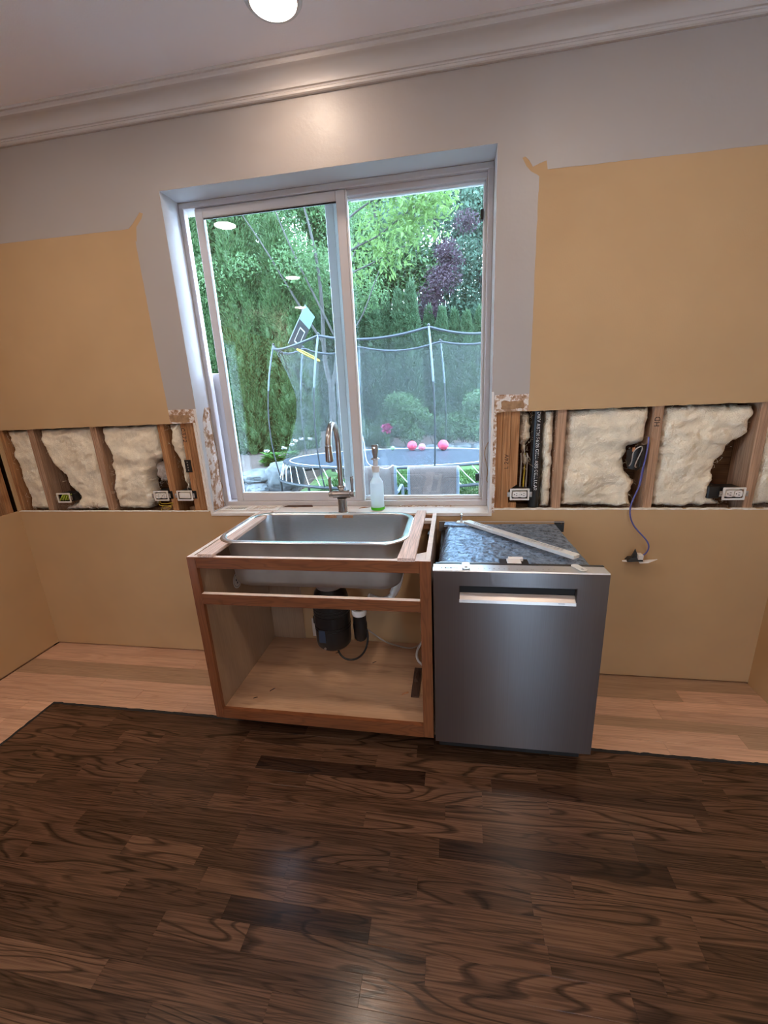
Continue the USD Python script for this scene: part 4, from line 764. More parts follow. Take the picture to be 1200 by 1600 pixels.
solo('wood_splinter', hull([(-0.495, 0.075, 0.8785), (-0.440, 0.100, 0.8785), (-0.438, 0.106, 0.8785), (-0.492, 0.085, 0.8785), (-0.465, 0.091, 0.884)]), brown_board, 'short tan splinter on the sill between faucet and soap bottle', 'splinter', (-0.47, 0.09, 0.8785))
solo('plaster_crumbs', join(*[trimesh.creation.icosphere(1, 0.0035*random.uniform(0.5, 1.4)).apply_translation((random.uniform(-0.30, 0.0) if k % 3 else random.uniform(-0.26, -0.2), random.uniform(0.112, 0.124), WZ0+0.002)) for k in range(40)]), torn, 'crumbs of old caulk along the foot of the right window frame', 'crumbs', (-0.15, 0.118, WZ0), stuff=True, smooth=False)

# ------------------------------------------------------------------ dishwasher
DX0, DX1, DF = -0.072, 0.508, -0.635
def dishwasher():
    t = thing('dishwasher', 'stainless dishwasher with a pocket handle standing without a worktop', 'dishwasher', ((DX0+DX1)/2, -0.33, 0))
    part(t, 'tub', box(DX0+0.012, DX1-0.012, -0.575, -0.040, 0.10, 0.800, 0.004), black_matte)
    part(t, 'toe_panel', box(DX0+0.01, DX1-0.01, -0.545, -0.530, 0.004, 0.11, 0.002), black_matte)
    hx0, hx1, hz0, hz1 = 0.018, 0.411, 0.734, 0.798
    outer = CrossSection([np.array(rect(DX0, DX1, 0.113, 0.8515))], FillRule.EvenOdd); hole = CrossSection([np.array(rect(hx0, hx1, hz0, hz1))], FillRule.EvenOdd)
    part(t, 'door_skin', poly_xz(outer-hole, DF, DF+0.020), brushed, smooth=False)
    part(t, 'door_core', box(DX0+0.004, DX1+0.003, DF+0.0205, -0.5875, 0.115, 0.8515, 0.001), black)
    h = part(t, 'handle_pocket', join(box(hx0, hx1, DF+0.045, DF+0.049, hz0, hz1, 0.0005), box(hx0, hx1, DF+0.002, DF+0.046, hz1-0.002, hz1, 0.0005), box(hx0, hx0+0.002, DF+0.002, DF+0.046, hz0, hz1, 0.0005), box(hx1-0.002, hx1, DF+0.002, DF+0.046, hz0, hz1, 0.0005)), pocket_dark, smooth=False)
    part(t, 'handle_grip', hull([(hx0+0.001, DF-0.002, hz0), (hx1-0.001, DF-0.002, hz0), (hx0+0.001, DF+0.001, hz0+0.010), (hx1-0.001, DF+0.001, hz0+0.010), (hx0+0.004, DF+0.030, hz0+0.038), (hx1-0.004, DF+0.030, hz0+0.038), (hx0+0.004, DF+0.036, hz0+0.036), (hx1-0.004, DF+0.036, hz0+0.036), (hx0+0.002, DF+0.044, hz0), (hx1-0.002, DF+0.044, hz0)]), handle_metal, smooth=False)
    part(t, 'grip_mark', lettering('BOSCH', 0.0045, (0.352, DF-0.0012, hz0+0.0052)), print_grey, smooth=False)
    part(t, 'chrome_strip', hull([(hx0+0.003, DF+0.043, hz1-0.022), (0.12, DF+0.043, hz1-0.020), (0.20, DF+0.043, hz1-0.006), (0.20, DF+0.043, hz1-0.004), (hx0+0.02, DF+0.043, hz1-0.004), (hx0+0.003, DF+0.044, hz1-0.010), (0.12, DF+0.0445, hz1-0.01)]), chrome, smooth=False)
    # the control fascia leans back on top of the door
    zc0, zc1, yb = 0.852, 0.8590, DF+0.042
    part(t, 'control_fascia', hull([(DX0-0.001, DF, zc0), (DX1, DF, zc0), (DX0-0.001, DF+0.003, zc0+0.004), (DX1, DF+0.003, zc0+0.004), (DX0+0.0, yb+0.004, zc1), (DX1-0.006, yb+0.004, zc1), (DX0, yb+0.006, zc1), (DX1-0.006, yb+0.006, zc1), (DX0, yb+0.006, zc0), (DX1, yb+0.006, zc0)]), silver_plastic, smooth=False)
    tilt = math.atan2(zc1-(zc0+0.004), yb+0.004-(DF+0.003))
    def on_fascia(m, x, s):          # s = 0..1 up the slope; m lies in the xy plane
        m = tri(m).copy(); m.apply_transform(trimesh.transformations.rotation_matrix(tilt, (1, 0, 0)))
        m.apply_translation((x, DF+0.006+s*(yb-0.012-DF), zc0+0.004+s*(zc1-zc0-0.006)+0.0009)); return m
    part(t, 'brand_lettering', on_fascia(meshkit.text_mesh('BOSCH', 0.010, 0.0004, True), -0.034, 0.30), print_grey, smooth=False)
    part(t, 'brand_badge', on_fascia(join(*[trimesh.creation.annulus(0.0026, 0.0036, 0.0004).apply_translation((0.004, 0.004, 0)), trimesh.creation.box((0.004, 0.001, 0.0004)).apply_translation((0.004, 0.004, 0))]), -0.047, 0.30), print_grey, smooth=False)
    for k, x in enumerate((0.085, 0.105, 0.122, 0.138, 0.154, 0.172, 0.188, 0.215, 0.232, 0.262, 0.268, 0.30, 0.318, 0.335, 0.43)):
        part(t, 'key_symbol', on_fascia(trimesh.creation.box((0.005, 0.0022, 0.0004)) if k % 3 else trimesh.creation.annulus(0.0015, 0.0024, 0.0004), x, 0.45), print_grey, smooth=False)
    part(t, 'model_lettering', on_fascia(meshkit.text_mesh('SHP 800', 0.0045, 0.0004), 0.445, 0.45), print_grey, smooth=False) if False else None
    part(t, 'control_back', box(DX0+0.006, DX1-0.004, yb+0.0065, -0.5715, 0.80, 0.8600, 0.001), black)
    # bitumen felt wrapped over the tub
    zt = 0.842
    n, mrow = 170, 140
    U, V = np.meshgrid(np.linspace(0, 1, n), np.linspace(0, 1, mrow))
    X = DX0+0.004 + U*(DX1-DX0-0.008); Y = -0.570 + V*(0.526)
    e = np.minimum(U, 1-U)*(DX1-DX0); roll = np.clip(1-e/0.055, 0, 1)
    eb = (1-V)*0.532; rb = np.clip(1-eb/0.03, 0, 1)
    q = np.c_[X.ravel(), Y.ravel(), np.zeros(X.size)]
    N = meshkit.fbm(q*9, seed=4).reshape(X.shape); N -= N.mean(); N2 = meshkit.fbm(q*60, seed=5).reshape(X.shape); N2 -= N2.mean()
    Z = zt - 0.034*roll**2.2 - 0.012*rb**2 + 0.010*N + 0.0075*N2
    X = X + (0.5-U)*0.05*V*0.6*(np.abs(U-0.5) > 0.3)*2*roll
    F = []
    g = np.arange(n*mrow).reshape(mrow, n)
    a_, b_, c_, d_ = g[:-1, :-1].ravel(), g[:-1, 1:].ravel(), g[1:, 1:].ravel(), g[1:, :-1].ravel()
    F = np.vstack([np.c_[a_, b_, c_], np.c_[a_, c_, d_]])
    top = np.c_[X.ravel(), Y.ravel(), Z.ravel()]; bot = top.copy(); bot[:, 2] = 0.795
    border = np.r_[g[0, :], g[1:, -1], g[-1, -2::-1], g[-2:0:-1, 0]]; nx = np.roll(border, -1); k = len(top)
    rim = np.vstack([np.c_[border, border+k, nx+k], np.c_[border, nx+k, nx]])
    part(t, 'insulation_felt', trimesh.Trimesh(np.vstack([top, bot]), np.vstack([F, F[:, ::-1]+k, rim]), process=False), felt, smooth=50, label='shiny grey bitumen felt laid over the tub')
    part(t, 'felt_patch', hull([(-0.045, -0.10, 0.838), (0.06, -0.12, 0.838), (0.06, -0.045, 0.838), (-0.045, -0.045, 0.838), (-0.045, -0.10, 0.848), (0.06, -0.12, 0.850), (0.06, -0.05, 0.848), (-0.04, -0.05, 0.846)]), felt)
    part(t, 'rear_flange', box(DX0+0.002, DX0+0.05, -0.040, -0.030, 0.795, 0.845, 0.001), grey_metal); part(t, 'rear_flange', box(DX1-0.045, DX1-0.002, -0.040, -0.030, 0.795, 0.846, 0.001), black)
    part(t, 'rear_flange_lip', box(DX0+0.002, DX1-0.002, -0.041, -0.036, 0.842, 0.846, 0.001), grey_metal)
    part(t, 'flange_screw', moved(lathe([(0.004, 0), (0.004, 0.002)], 12), (0.492, -0.041, 0.838), rx=math.pi/2), chrome)
    # mounting tabs and door latch
    def tab(cx, rot):
        o = CrossSection([rounded(-0.014, 0.014, -0.030, 0.030, 0.012, 6)], FillRule.NonZero) - CrossSection([rounded(-0.005, 0.005, -0.020, -0.010, 0.0045, 6)], FillRule.NonZero)
        m = moved(poly_xy(o, 0, 0.0016), (0, 0, 0), rz=rot); return moved(m, (cx, -0.602, 0.8605))
    part(t, 'mounting_tab', tab(0.042, 0.0), zinc, smooth=False); part(t, 'mounting_tab', tab(0.418, 0.45), zinc, smooth=False)
    part(t, 'tab_screw', lathe([(0.004, 0.862), (0.004, 0.8635), (0.002, 0.865)], 12, (0.042, -0.618, 0)), grey_metal)
    part(t, 'latch_opening', box(0.165, 0.265, -0.566, -0.508, 0.836, 0.850, 0.001), black)
    part(t, 'latch', join(box(0.190, 0.238, -0.568, -0.520, 0.846, 0.858, 0.002), box(0.196, 0.248, -0.528, -0.512, 0.846, 0.862, 0.002)), pvc)
    part(t, 'front_flange', box(DX0+0.02, 0.16, -0.569, -0.548, 0.846, 0.852, 0.001), grey_metal); part(t, 'front_flange', box(0.27, DX1-0.05, -0.569, -0.556, 0.846, 0.851, 0.001), grey_metal)
dishwasher()
# slotted metal strap lying across the felt
def strap():
    a, b = np.array([0.058, -0.082, 0.856]), np.array([0.434, -0.520, 0.8655])
    t = thing('slotted_metal_strap', 'bent slotted metal strap lying across the top of the dishwasher', 'metal strap', tuple((a+b)/2))
    d = b-a; L = np.linalg.norm(d); w = 0.034
    o = CrossSection([rounded(0, L, -w/2, w/2, 0.008, 4)], FillRule.NonZero)
    for k in range(9): o = o - CrossSection([rounded(0.05+0.014*k, 0.057+0.014*k, -0.004, 0.013, 0.003, 3)], FillRule.NonZero)
    for k in range(11): o = o - CrossSection([rounded(L-0.22+0.015*k, L-0.213+0.015*k, -0.004, 0.013, 0.003, 3)], FillRule.NonZero)
    ang = math.atan2(d[1], d[0])
    def put(m): 
        m = tri(m).copy(); m.apply_transform(trimesh.transformations.rotation_matrix(-math.asin(d[2]/L), (0, 1, 0))); m.apply_transform(trimesh.transformations.rotation_matrix(ang, (0, 0, 1))); m.apply_translation(a); return m
    part(t, 'slotted_web', put(poly_xy(o, 0.006, 0.0078)), zinc, smooth=False)
    part(t, 'flange', put(join(box(0.004, L-0.006, -w/2-0.001, -w/2+0.0008, -0.005, 0.0078, 0.0004))), zinc); part(t, 'flange', put(box(0.004, L-0.006, w/2-0.0008, w/2+0.001, -0.005, 0.0078, 0.0004)), zinc)
    part(t, 'end_cap', put(box(L-0.012, L-0.002, -w/2, w/2, -0.006, 0.009, 0.002)), zinc)
strap()
kn = thing('metal_clamp', 'small steel clamp with a knob at the back left of the dishwasher', 'clamp', (0.036, -0.058, 0.845))
part(kn, 'plate', hull([(0.010, -0.075, 0.848), (0.060, -0.080, 0.848), (0.058, -0.045, 0.848), (0.018, -0.045, 0.848), (0.010, -0.075, 0.852), (0.060, -0.080, 0.852), (0.058, -0.045, 0.852), (0.018, -0.045, 0.852)]), zinc)
part(kn, 'post', lathe([(0.006, 0.851), (0.006, 0.862), (0.0035, 0.865), (0.0035, 0.874)], 14, (0.036, -0.055, 0)), chrome)
part(kn, 'knob', lathe([(0.0, 0.873), (0.006, 0.875), (0.0075, 0.881), (0.006, 0.888), (0.0, 0.890)], 16, (0.036, -0.055, 0)), chrome)

# ================================================================== OUTDOORS
GZ = -0.35
def leaf_mesh(C, D, N, L, W, fold=0.15):
    """Pointed leaves: four corners each, folded a little along the rib. C base, D direction, N facing; L, W sizes."""
    D = D/np.linalg.norm(D, axis=1, keepdims=True); S = np.cross(D, N); S /= np.linalg.norm(S, axis=1, keepdims=True)+1e-9; U = np.cross(S, D)
    L = np.broadcast_to(L, len(C))[:, None]; W = np.broadcast_to(W, len(C))[:, None]
    a = C; b = C + D*L*0.45 + S*W/2 + U*W*fold; c = C + D*L; d = C + D*L*0.45 - S*W/2 + U*W*fold
    V = np.stack([a, b, c, d], 1).reshape(-1, 3); i = np.arange(len(C))*4
    return trimesh.Trimesh(V, np.vstack([np.c_[i, i+1, i+2], np.c_[i, i+2, i+3]]), process=False)
def rdir(n, rng):
    v = rng.normal(size=(n, 3)); return v/np.linalg.norm(v, axis=1, keepdims=True)

# ground
gx, gy = np.meshgrid(np.linspace(-18, 14, 81), np.linspace(0.2, 34, 85))
gz = GZ + 0.03*(meshkit.fbm(np.c_[gx.ravel()*0.4, gy.ravel()*0.4, 0*gx.ravel()], seed=2).reshape(gx.shape)) - 0.02
gi = np.arange(gx.size).reshape(gx.shape); qa, qb, qc, qd = gi[:-1, :-1].ravel(), gi[:-1, 1:].ravel(), gi[1:, 1:].ravel(), gi[1:, :-1].ravel()
solo('ground', trimesh.Trimesh(np.c_[gx.ravel(), gy.ravel(), gz.ravel()], np.vstack([np.c_[qa, qb, qc], np.c_[qa, qc, qd]]), process=False), lawn_mat, 'green back lawn under and behind the trampoline', 'lawn', (0, 5, GZ), structure=True, smooth=True)
solo('patio', box(-5.5, 3.5, 0.21, 3.45, GZ-0.1, GZ+0.02, 0.01), concrete, 'pale concrete patio under the chairs outside the window', 'patio', (0, 1.8, GZ), structure=True)
rng = np.random.default_rng(3)
n = 26000; bx = rng.uniform(-2.6, 1.9, n); by = rng.uniform(3.5, 7.6, n)
solo('grass', leaf_mesh(np.c_[bx, by, np.full(n, GZ-0.02)], np.c_[rng.normal(0, .35, n), rng.normal(0, .35, n), np.ones(n)], rdir(n, rng), rng.uniform(.05, .09, n), 0.012), grass_mat, 'short blades of lawn grass under the trampoline', 'grass', (0, 5.5, GZ), stuff=True, smooth=False)

# raised planting bed of mulch behind the left rocks, and along the far hedge
def bed(pts, label, top, seed):
    cs = CrossSection([ragged(pts, 0.05, 0.2, seed)], FillRule.NonZero); m = tri(cs.extrude(1.0)); 
    m = m.subdivide_to_size(0.35) if False else m
    v = np.array(m.vertices); v[:, 2] = np.where(v[:, 2] > 0.5, top(v[:, 0], v[:, 1]), GZ-0.15)
    solo('planting_bed', trimesh.Trimesh(v, m.faces, process=False), mulch, label, 'planting bed', (float(v[:, 0].mean()), float(v[:, 1].mean()), GZ), structure=True, smooth=30)
bed([(-8.5, 4.9), (-3.7, 5.25), (-3.0, 5.9), (-3.2, 9.0), (-3.0, 16), (-9, 16)], 'brown mulch bed above the boulders at the left', lambda x, y: 0.10 + 0.045*(y-5), 4)
bed([(-3.3, 9.0), (-1, 8.7), (1.5, 8.9), (5, 8.6), (5, 18), (-3.3, 18)], 'mulch bed raised along the far hedge behind the trampoline', lambda x, y: -0.02 + 0.05*(y-8.8), 5)

# boulders
def boulder(x, y, z, sx, sy, sz, label, seed, group):
    m = trimesh.creation.icosphere(4); v = np.array(m.vertices)
    q = v*1.1 + seed*5.3; d = 0.34*(meshkit.fbm(q, seed=seed)-0.0) + 0.10*meshkit.fbm(q*3.3, seed=seed+1)
    r = 1 + (d-d.mean()); v = v*r[:, None]; v = np.sign(v)*np.abs(v)**0.86
    f = meshkit.noise(v*2.4 + seed); v += 0.05*np.round(f*3)[:, None]*v/np.linalg.norm(v, axis=1, keepdims=True)
    v *= [sx, sy, sz]; v += [x, y, z]
    return solo('boulder', trimesh.Trimesh(v, m.faces, process=False), rock_mat, label, 'boulder', (x, y, z-sz), group=group, smooth=40)
for k, (x, y, z, sx, sy, sz, lb) in enumerate((
    (-3.13, 5.28, -0.02, 0.34, 0.34, 0.30, 'largest grey boulder, just left of the trampoline frame'), (-3.60, 5.20, 0.06, 0.30, 0.30, 0.12, 'flat slab boulder under the leafy plant at the left'),
    (-3.86, 5.05, -0.14, 0.22, 0.25, 0.13, 'leftmost small boulder at the window corner'), (-3.52, 5.0, -0.14, 0.20, 0.22, 0.11, 'small dark boulder below the flat slab'),
    (-3.72, 4.62, -0.27, 0.34, 0.2, 0.10, 'long low stone at the foot of the boulders, left'), (-3.06, 4.78, -0.28, 0.36, 0.2, 0.12, 'low stone at the foot of the largest boulder'), (-4.35, 5.2, -0.05, 0.32, 0.3, 0.24, 'boulder hidden mostly behind the left edge of the glass'), (-3.32, 5.55, 0.10, 0.16, 0.16, 0.10, 'rounded stone behind the largest boulder'))):
    boulder(x, y, z, sx, sy, sz, lb, k+1, None)
for k in range(13):
    x = -2.7 + 0.42*k + rng.uniform(-.05, .05)
    boulder(x, 8.55 + rng.uniform(-.1, .1), -0.12 + rng.uniform(-.03, .05), rng.uniform(.22, .32), .25, rng.uniform(.20, .28), 'grey boulder of the low retaining row behind the trampoline', 40+k, 'boulders in the far retaining row')

# hosta and flowers in the left bed
def rosette(kind, x, y, z, r, nl, mat, label, cat, seed):
    g = np.random.default_rng(seed); a = g.uniform(0, 2*np.pi, nl); e = g.uniform(0.15, 1.2, nl); rr_ = g.uniform(0.1, 0.75, nl)*r
    C = np.c_[x+np.cos(a)*rr_*0.5, y+np.sin(a)*rr_*0.5, z + r*0.75*np.sin(e)*g.uniform(.4, 1, nl)]
    D = np.c_[np.cos(a)*np.cos(e), np.sin(a)*np.cos(e), np.sin(e)*0.3-0.1]; N = np.c_[np.cos(a)*-.3, np.sin(a)*-.3, np.ones(nl)]
    t = thing(kind, label, cat, (x, y, z))
    part(t, 'leaves', leaf_mesh(C, D, N, g.uniform(.5, .8, nl)*r, r*0.36), mat, smooth=False)
    for k in range(3): part(t, 'stem', tube([(x+.02*k, y, z-0.05), (x+.02*k+0.01, y+.01*k, z+r*.6)], 0.006, 6), mat)
    return t
rosette('hosta', -3.62, 5.95, 0.13, 0.32, 150, hosta_mat, 'bright green leafy plant above the boulders', 'plant', 5)
rosette('hosta', -3.35, 6.35, 0.16, 0.24, 90, hosta_mat, 'smaller leafy plant among white flowers beside the trampoline', 'plant', 6)
def flower(x, y, z, r, mat, label, grp):
    t = thing('flower', label, 'flower', (x, y, z), group=grp); g = np.random.default_rng(int(abs(x*1000)))
    a = np.arange(11)*2.4; e = g.uniform(.1, 1.0, 11)
    D = np.c_[np.cos(a)*np.cos(e), np.sin(a)*np.cos(e)-.3, np.sin(e)]
    part(t, 'petals', leaf_mesh(np.tile([x, y, z], (11, 1)), D, rdir(11, g), r*1.2, r*1.0), mat, smooth=False); part(t, 'stem', tube([(x, y+.02, 0.05), (x, y+.01, z)], 0.005, 5), hosta_mat)
for (x, y, z), lb in zip(((-3.31, 6.30, 0.47), (-3.28, 6.42, 0.54), (-3.17, 6.5, 0.56), (-3.45, 6.2, 0.42), (-3.79, 6.1, 0.38), (-3.02, 6.6, 0.55)),
    ('white flower lowest of those beside the trampoline pole', 'white flower in the middle of those beside the trampoline pole', 'white flower highest beside the trampoline pole', 'white flower just right of the bright leafy plant', 'white flower at the left of the bright leafy plant', 'white flower between the pole and the net, rightmost')):
    flower(x, y, z, 0.06, petal_white, lb, 'white flowers in the left bed')
FP = thing('flowering_plant', 'cluster of bright pink flowers in front of the far bushes', 'flower', (-1.60, 8.3, 0.0))
for k, (dx, dz) in enumerate(((0, 0), (-.07, .05), (.06, .04), (.0, .10), (.03, -.07), (-.05, -.03))):
    a = np.arange(11)*2.4; e = np.random.default_rng(k).uniform(.1, 1, 11)
    part(FP, 'flower', leaf_mesh(np.tile([-1.60+dx, 8.2, .56+dz], (11, 1)), np.c_[np.cos(a)*np.cos(e), np.sin(a)*np.cos(e)-.3, np.sin(e)], rdir(11, np.random.default_rng(k)), .10, .085), petal_pink, smooth=False)
    part(FP, 'stem', tube([(-1.6+dx*.3, 8.3, -.1), (-1.6+dx, 8.22, .55+dz)], .006, 5), hosta_mat)

# arborvitae columns
def arborvitae_mesh(h, r, n, seed, spray=0.11):
    g = np.random.default_rng(seed)
    nc = max(60, int(h*115)); cu = g.uniform(0, 1, nc)**0.85; ca = g.uniform(0, 2*np.pi, nc); k = g.integers(0, nc, n)
    pf = lambda q: np.interp(q, [0, .06, .25, .5, .75, .92, 1.0], [.72, .92, 1.0, .93, .68, .32, .03])
    big = 1 + 0.35*meshkit.fbm(np.c_[np.cos(ca)*2.2, np.sin(ca)*2.2, cu*h*1.4], seed=seed); cr = r*pf(cu)*0.85*big/big.mean()
    P0 = np.c_[np.cos(ca)*cr, np.sin(ca)*cr, cu*h]; out = np.c_[np.cos(ca), np.sin(ca), np.full(nc, .55)]; out /= np.linalg.norm(out, axis=1, keepdims=True)
    d = rdir(n, g); d += out[k]*0.55; d /= np.linalg.norm(d, axis=1, keepdims=True)
    size = r*(0.13 + 0.15*g.uniform(0, 1, nc))
    C = P0[k] + d*(size[k]*g.uniform(.5, 1.15, n))[:, None]*[1, 1, 2.0]
    D = d*.8 + out[k]*.4 + [0, 0, .75] + g.normal(0, .25, (n, 3)); N = d*.7 + g.normal(0, .6, (n, 3))
    lv = leaf_mesh(C, D, N, g.uniform(.6, 1.2, n)*spray, spray*0.46)
    ico = trimesh.creation.icosphere(1); V = (ico.vertices[None]*size[:, None, None]*0.62*[1, 1, 1.9] + P0[:, None]).reshape(-1, 3); Fc = (ico.faces[None] + (np.arange(nc)*len(ico.vertices))[:, None, None]).reshape(-1, 3)
    core = join(trimesh.Trimesh(V, Fc, process=False), lathe([(r*.4, 0.0), (r*.58, h*.08), (r*.62, h*.25), (r*.58, h*.5), (r*.40, h*.75), (r*.15, h*.92), (0.0, h*.97)], 16))
    return lv, core
def arborvitae(kind, h, r, n, seed, mat, label, loc, group=None, spray=0.11):
    t = thing(kind, label, 'tree', loc, group=group); lv, core = arborvitae_mesh(h, r, n, seed, spray); o = np.array(loc)
    lv.apply_translation(o); core.apply_translation(o)
    part(t, 'foliage', lv, mat, smooth=False, stuff=True); part(t, 'inner_foliage', core, mat, smooth=40)
    part(t, 'trunk', tube([o+[0, 0, -0.3], o+[0, 0, 0.5]], 0.07, 8), bark)
    return t
A0 = arborvitae('arborvitae', 5.0, 0.64, 70000, 1, thuja, 'dense green arborvitae behind the boulders, second from the left', (-4.62, 7.6, 0.18), spray=0.075)
copy(A0, 'arborvitae', 'dense green arborvitae at the left edge of the glass', (-5.62, 7.3, 0.15), 1.0, (1.05, 1.05, 1.04))
copy(A0, 'arborvitae', 'dense green arborvitae nearest the trampoline net on the left', (-3.78, 7.7, 0.20), 2.2, (0.92, 0.92, 0.93))
copy(A0, 'arborvitae', 'dense green arborvitae showing dark between its two neighbours at left', (-4.2, 8.6, 0.22), 4.0, (1.0, 1.0, 0.98))
copy(A0, 'arborvitae', 'arborvitae seen only through the slit beside the sliding sash', (-6.75, 7.0, 0.12), 3.0, (1.1, 1.1, 1.05))
copy(A0, 'arborvitae', 'farthest left arborvitae of the hedge', (-7.9, 6.6, 0.1), 3.7, (1.1, 1.1, 1.05))
copy(A0, 'arborvitae', 'tall arborvitae behind the left pair of columns', (-5.3, 9.2, 0.25), 5.0, (1.1, 1.1, 1.12))
A1 = arborvitae('slim_arborvitae', 4.2, 0.30, 24000, 2, thuja_far, 'pointed arborvitae standing tallest in the far row', (-1.20, 11.0, 0.05), spray=0.085)
for k, (x, y, s, lb) in enumerate(((-3.15, 11.0, .95, 'leftmost slim arborvitae of the far row, beside the tree trunk'), (-2.72, 11.1, .97, 'second slim arborvitae of the far row from the left'), (-2.30, 11.0, .98, 'third slim arborvitae of the far row from the left'), (-1.95, 11.15, .95, 'fourth slim arborvitae of the far row from the left'), (-1.58, 11.0, .96, 'slim arborvitae just left of the tallest pointed one'),
                                   (-0.72, 11.3, .86, 'shaded slim arborvitae right of the tallest pointed one'), (-0.32, 11.0, .84, 'slim arborvitae behind the front net pole'), (0.02, 11.1, .82, 'slim arborvitae right of the front net pole'), (0.36, 11.0, .80, 'slim arborvitae second from the right end of the far row'), (0.72, 11.1, .82, 'rightmost slim arborvitae of the far row'))):
    copy(A1, 'slim_arborvitae', lb, (x, y, 0.05), k*1.3+.4, (0.92, 0.92, s))

# loose-leaved trees
def limb(pts, r0, r1, n=24): return tube(spline(pts, n), np.linspace(r0, r1, n), 8)
def cloud_leaves(g, centres, radii, n, L, W, droop=-0.15):
    k = g.choice(len(centres), n, p=np.array(radii)**2/np.sum(np.array(radii)**2)); c = np.array(centres)[k]; r = np.array(radii)[k]
    d = rdir(n, g)*(g.uniform(0, 1, n)**0.42)[:, None]*r[:, None]*[1, 1, .8]
    D = rdir(n, g) + [0, 0, droop]; N = rdir(n, g)*.6 + [0, -.35, .75]
    return leaf_mesh(c+d, D, N, g.uniform(.6, 1.25, n)*L, g.uniform(.7, 1.1, n)*W)
def tree(kind, label, loc, limbs, centres, radii, n, L, W, mat, seed):
    t = thing(kind, label, 'tree', loc); g = np.random.default_rng(seed)
    part(t, 'foliage', cloud_leaves(g, centres, radii, n, L, W), mat, smooth=False, stuff=True)
    for i, l in enumerate(limbs): part(t, 'trunk' if i == 0 else 'branch', limb(*l), bark)
    return t
g = np.random.default_rng(21)
tc = [(-3.6+g.uniform(-1.5, 1.6), 7.9+g.uniform(-.8, 1.2), 3.9+g.uniform(-.4, 2.6)) for _ in range(22)]
tree('deciduous_tree', 'grey-barked tree behind the net with small light green leaves', (-2.65, 7.2, -0.2),
     [([(-2.70, 7.2, -0.25), (-2.66, 7.2, 0.6), (-2.64, 7.2, 1.2), (-2.62, 7.2, 1.75)], .085, .07), ([(-2.63, 7.2, 1.65), (-2.72, 7.2, 2.1), (-2.70, 7.2, 3.0), (-2.76, 7.25, 4.2), (-3.0, 7.3, 5.3)], .055, .018),
      ([(-2.61, 7.2, 1.65), (-2.45, 7.15, 2.1), (-2.42, 7.1, 3.0), (-2.34, 7.0, 4.2), (-2.2, 7.0, 5.4)], .055, .02), ([(-2.72, 7.2, 2.5), (-3.2, 7.2, 3.3), (-3.7, 7.2, 4.2), (-4.2, 7.2, 5.0)], .03, .01), ([(-2.44, 7.1, 2.6), (-2.85, 7.1, 3.5), (-3.3, 7.0, 4.6), (-3.6, 7.0, 5.6)], .025, .008), ([(-2.4, 7.1, 3.1), (-2.0, 7, 3.9), (-1.5, 6.9, 4.6)], .025, .008)],
     tc, [g.uniform(.35, .7) for _ in tc], 15000, .085, .045, tree_green, 31)
lc = [(-1.75+.19*i+g.uniform(-.1, .1), 6.1+g.uniform(-.4, .4), 4.55-.0*i+g.uniform(-.75, .35)) for i in range(10)] + [(-.9, 6.0, 4.35), (-.55, 6.0, 4.45), (-.3, 6.0, 4.35), (-.65, 6.1, 4.1), (-.95, 6.0, 3.95), (-1.15, 6, 3.75), (-1.0, 6, 3.62), (-1.45, 6.1, 4.0), (-1.7, 6.2, 3.55)]
tree('lime_leaved_tree', 'bright lime-green leaves on long branches reaching in from the left of the right pane', (-2.2, 6.3, -0.3),
     [([(-2.32, 6.6, -0.3), (-2.30, 6.6, 1.5), (-2.22, 6.5, 2.8), (-2.1, 6.4, 4.0), (-1.9, 6.3, 5.2)], .07, .03), ([(-2.1, 6.35, 4.0), (-1.77, 6.1, 4.34), (-1.46, 6.0, 4.46), (-1.13, 6.0, 4.60), (-.6, 6.0, 4.7)], .022, .008), ([(-2.15, 6.4, 3.5), (-1.81, 6.1, 3.84), (-1.33, 6.0, 3.97), (-.94, 6.0, 4.18), (-.5, 6, 4.4)], .022, .007), ([(-2.2, 6.4, 3.1), (-1.81, 6.1, 3.49), (-1.40, 6.0, 3.59), (-1.01, 6.0, 3.75), (-.8, 6, 3.8)], .02, .006), ([(-2.25, 6.5, 2.6), (-1.7, 6.1, 2.7), (-1.45, 6.0, 3.1), (-1.25, 6.0, 3.5)], .02, .006)],
     lc, [g.uniform(.22, .42) for _ in lc], 1900, .125, .058, tree_lime, 32)
pc = [(-.95+.10*i+g.uniform(-.25, .25), 12+g.uniform(-.5, .5), 3.3+.22*i+g.uniform(-.3, .3)) for i in range(12)]
tree('purple_plum_tree', 'purple-leaved plum tree rising behind the far hedge', (-.8, 12, 0), [([(-.75, 12, 0), (-.7, 12, 2), (-.5, 12, 4), (-.1, 12, 5.4)], .08, .02), ([(-.7, 12, 2), (-1.0, 12, 3.2), (-1.2, 12, 4.6)], .04, .012)], pc, [g.uniform(.3, .55) for _ in pc], 7000, .09, .05, tree_plum, 33)
def backdrop(label, x, y, z0, z1, w, n, mat, seed, kind='background_tree', L=.16):
    g = np.random.default_rng(seed); m = 26
    cs = [(x+g.uniform(-w, w), y+g.uniform(-.9, .9), g.uniform(z0, z1)) for _ in range(m)]
    tree(kind, label, (x, y, 0), [([(x, y, -.2), (x+.05, y, z0), (x-.05, y, (z0+z1)/2), (x+.1, y, z1)], .13, .03), ([(x, y, z0), (x+w*.4, y, (z0+z1)/2), (x+w*.7, y, z1)], .06, .015), ([(x, y, z0), (x-w*.4, y, (z0+z1)/2), (x-w*.7, y, z1)], .06, .015)], cs, [g.uniform(.55, 1.15) for _ in cs], n, L, L*.55, mat, seed+1)
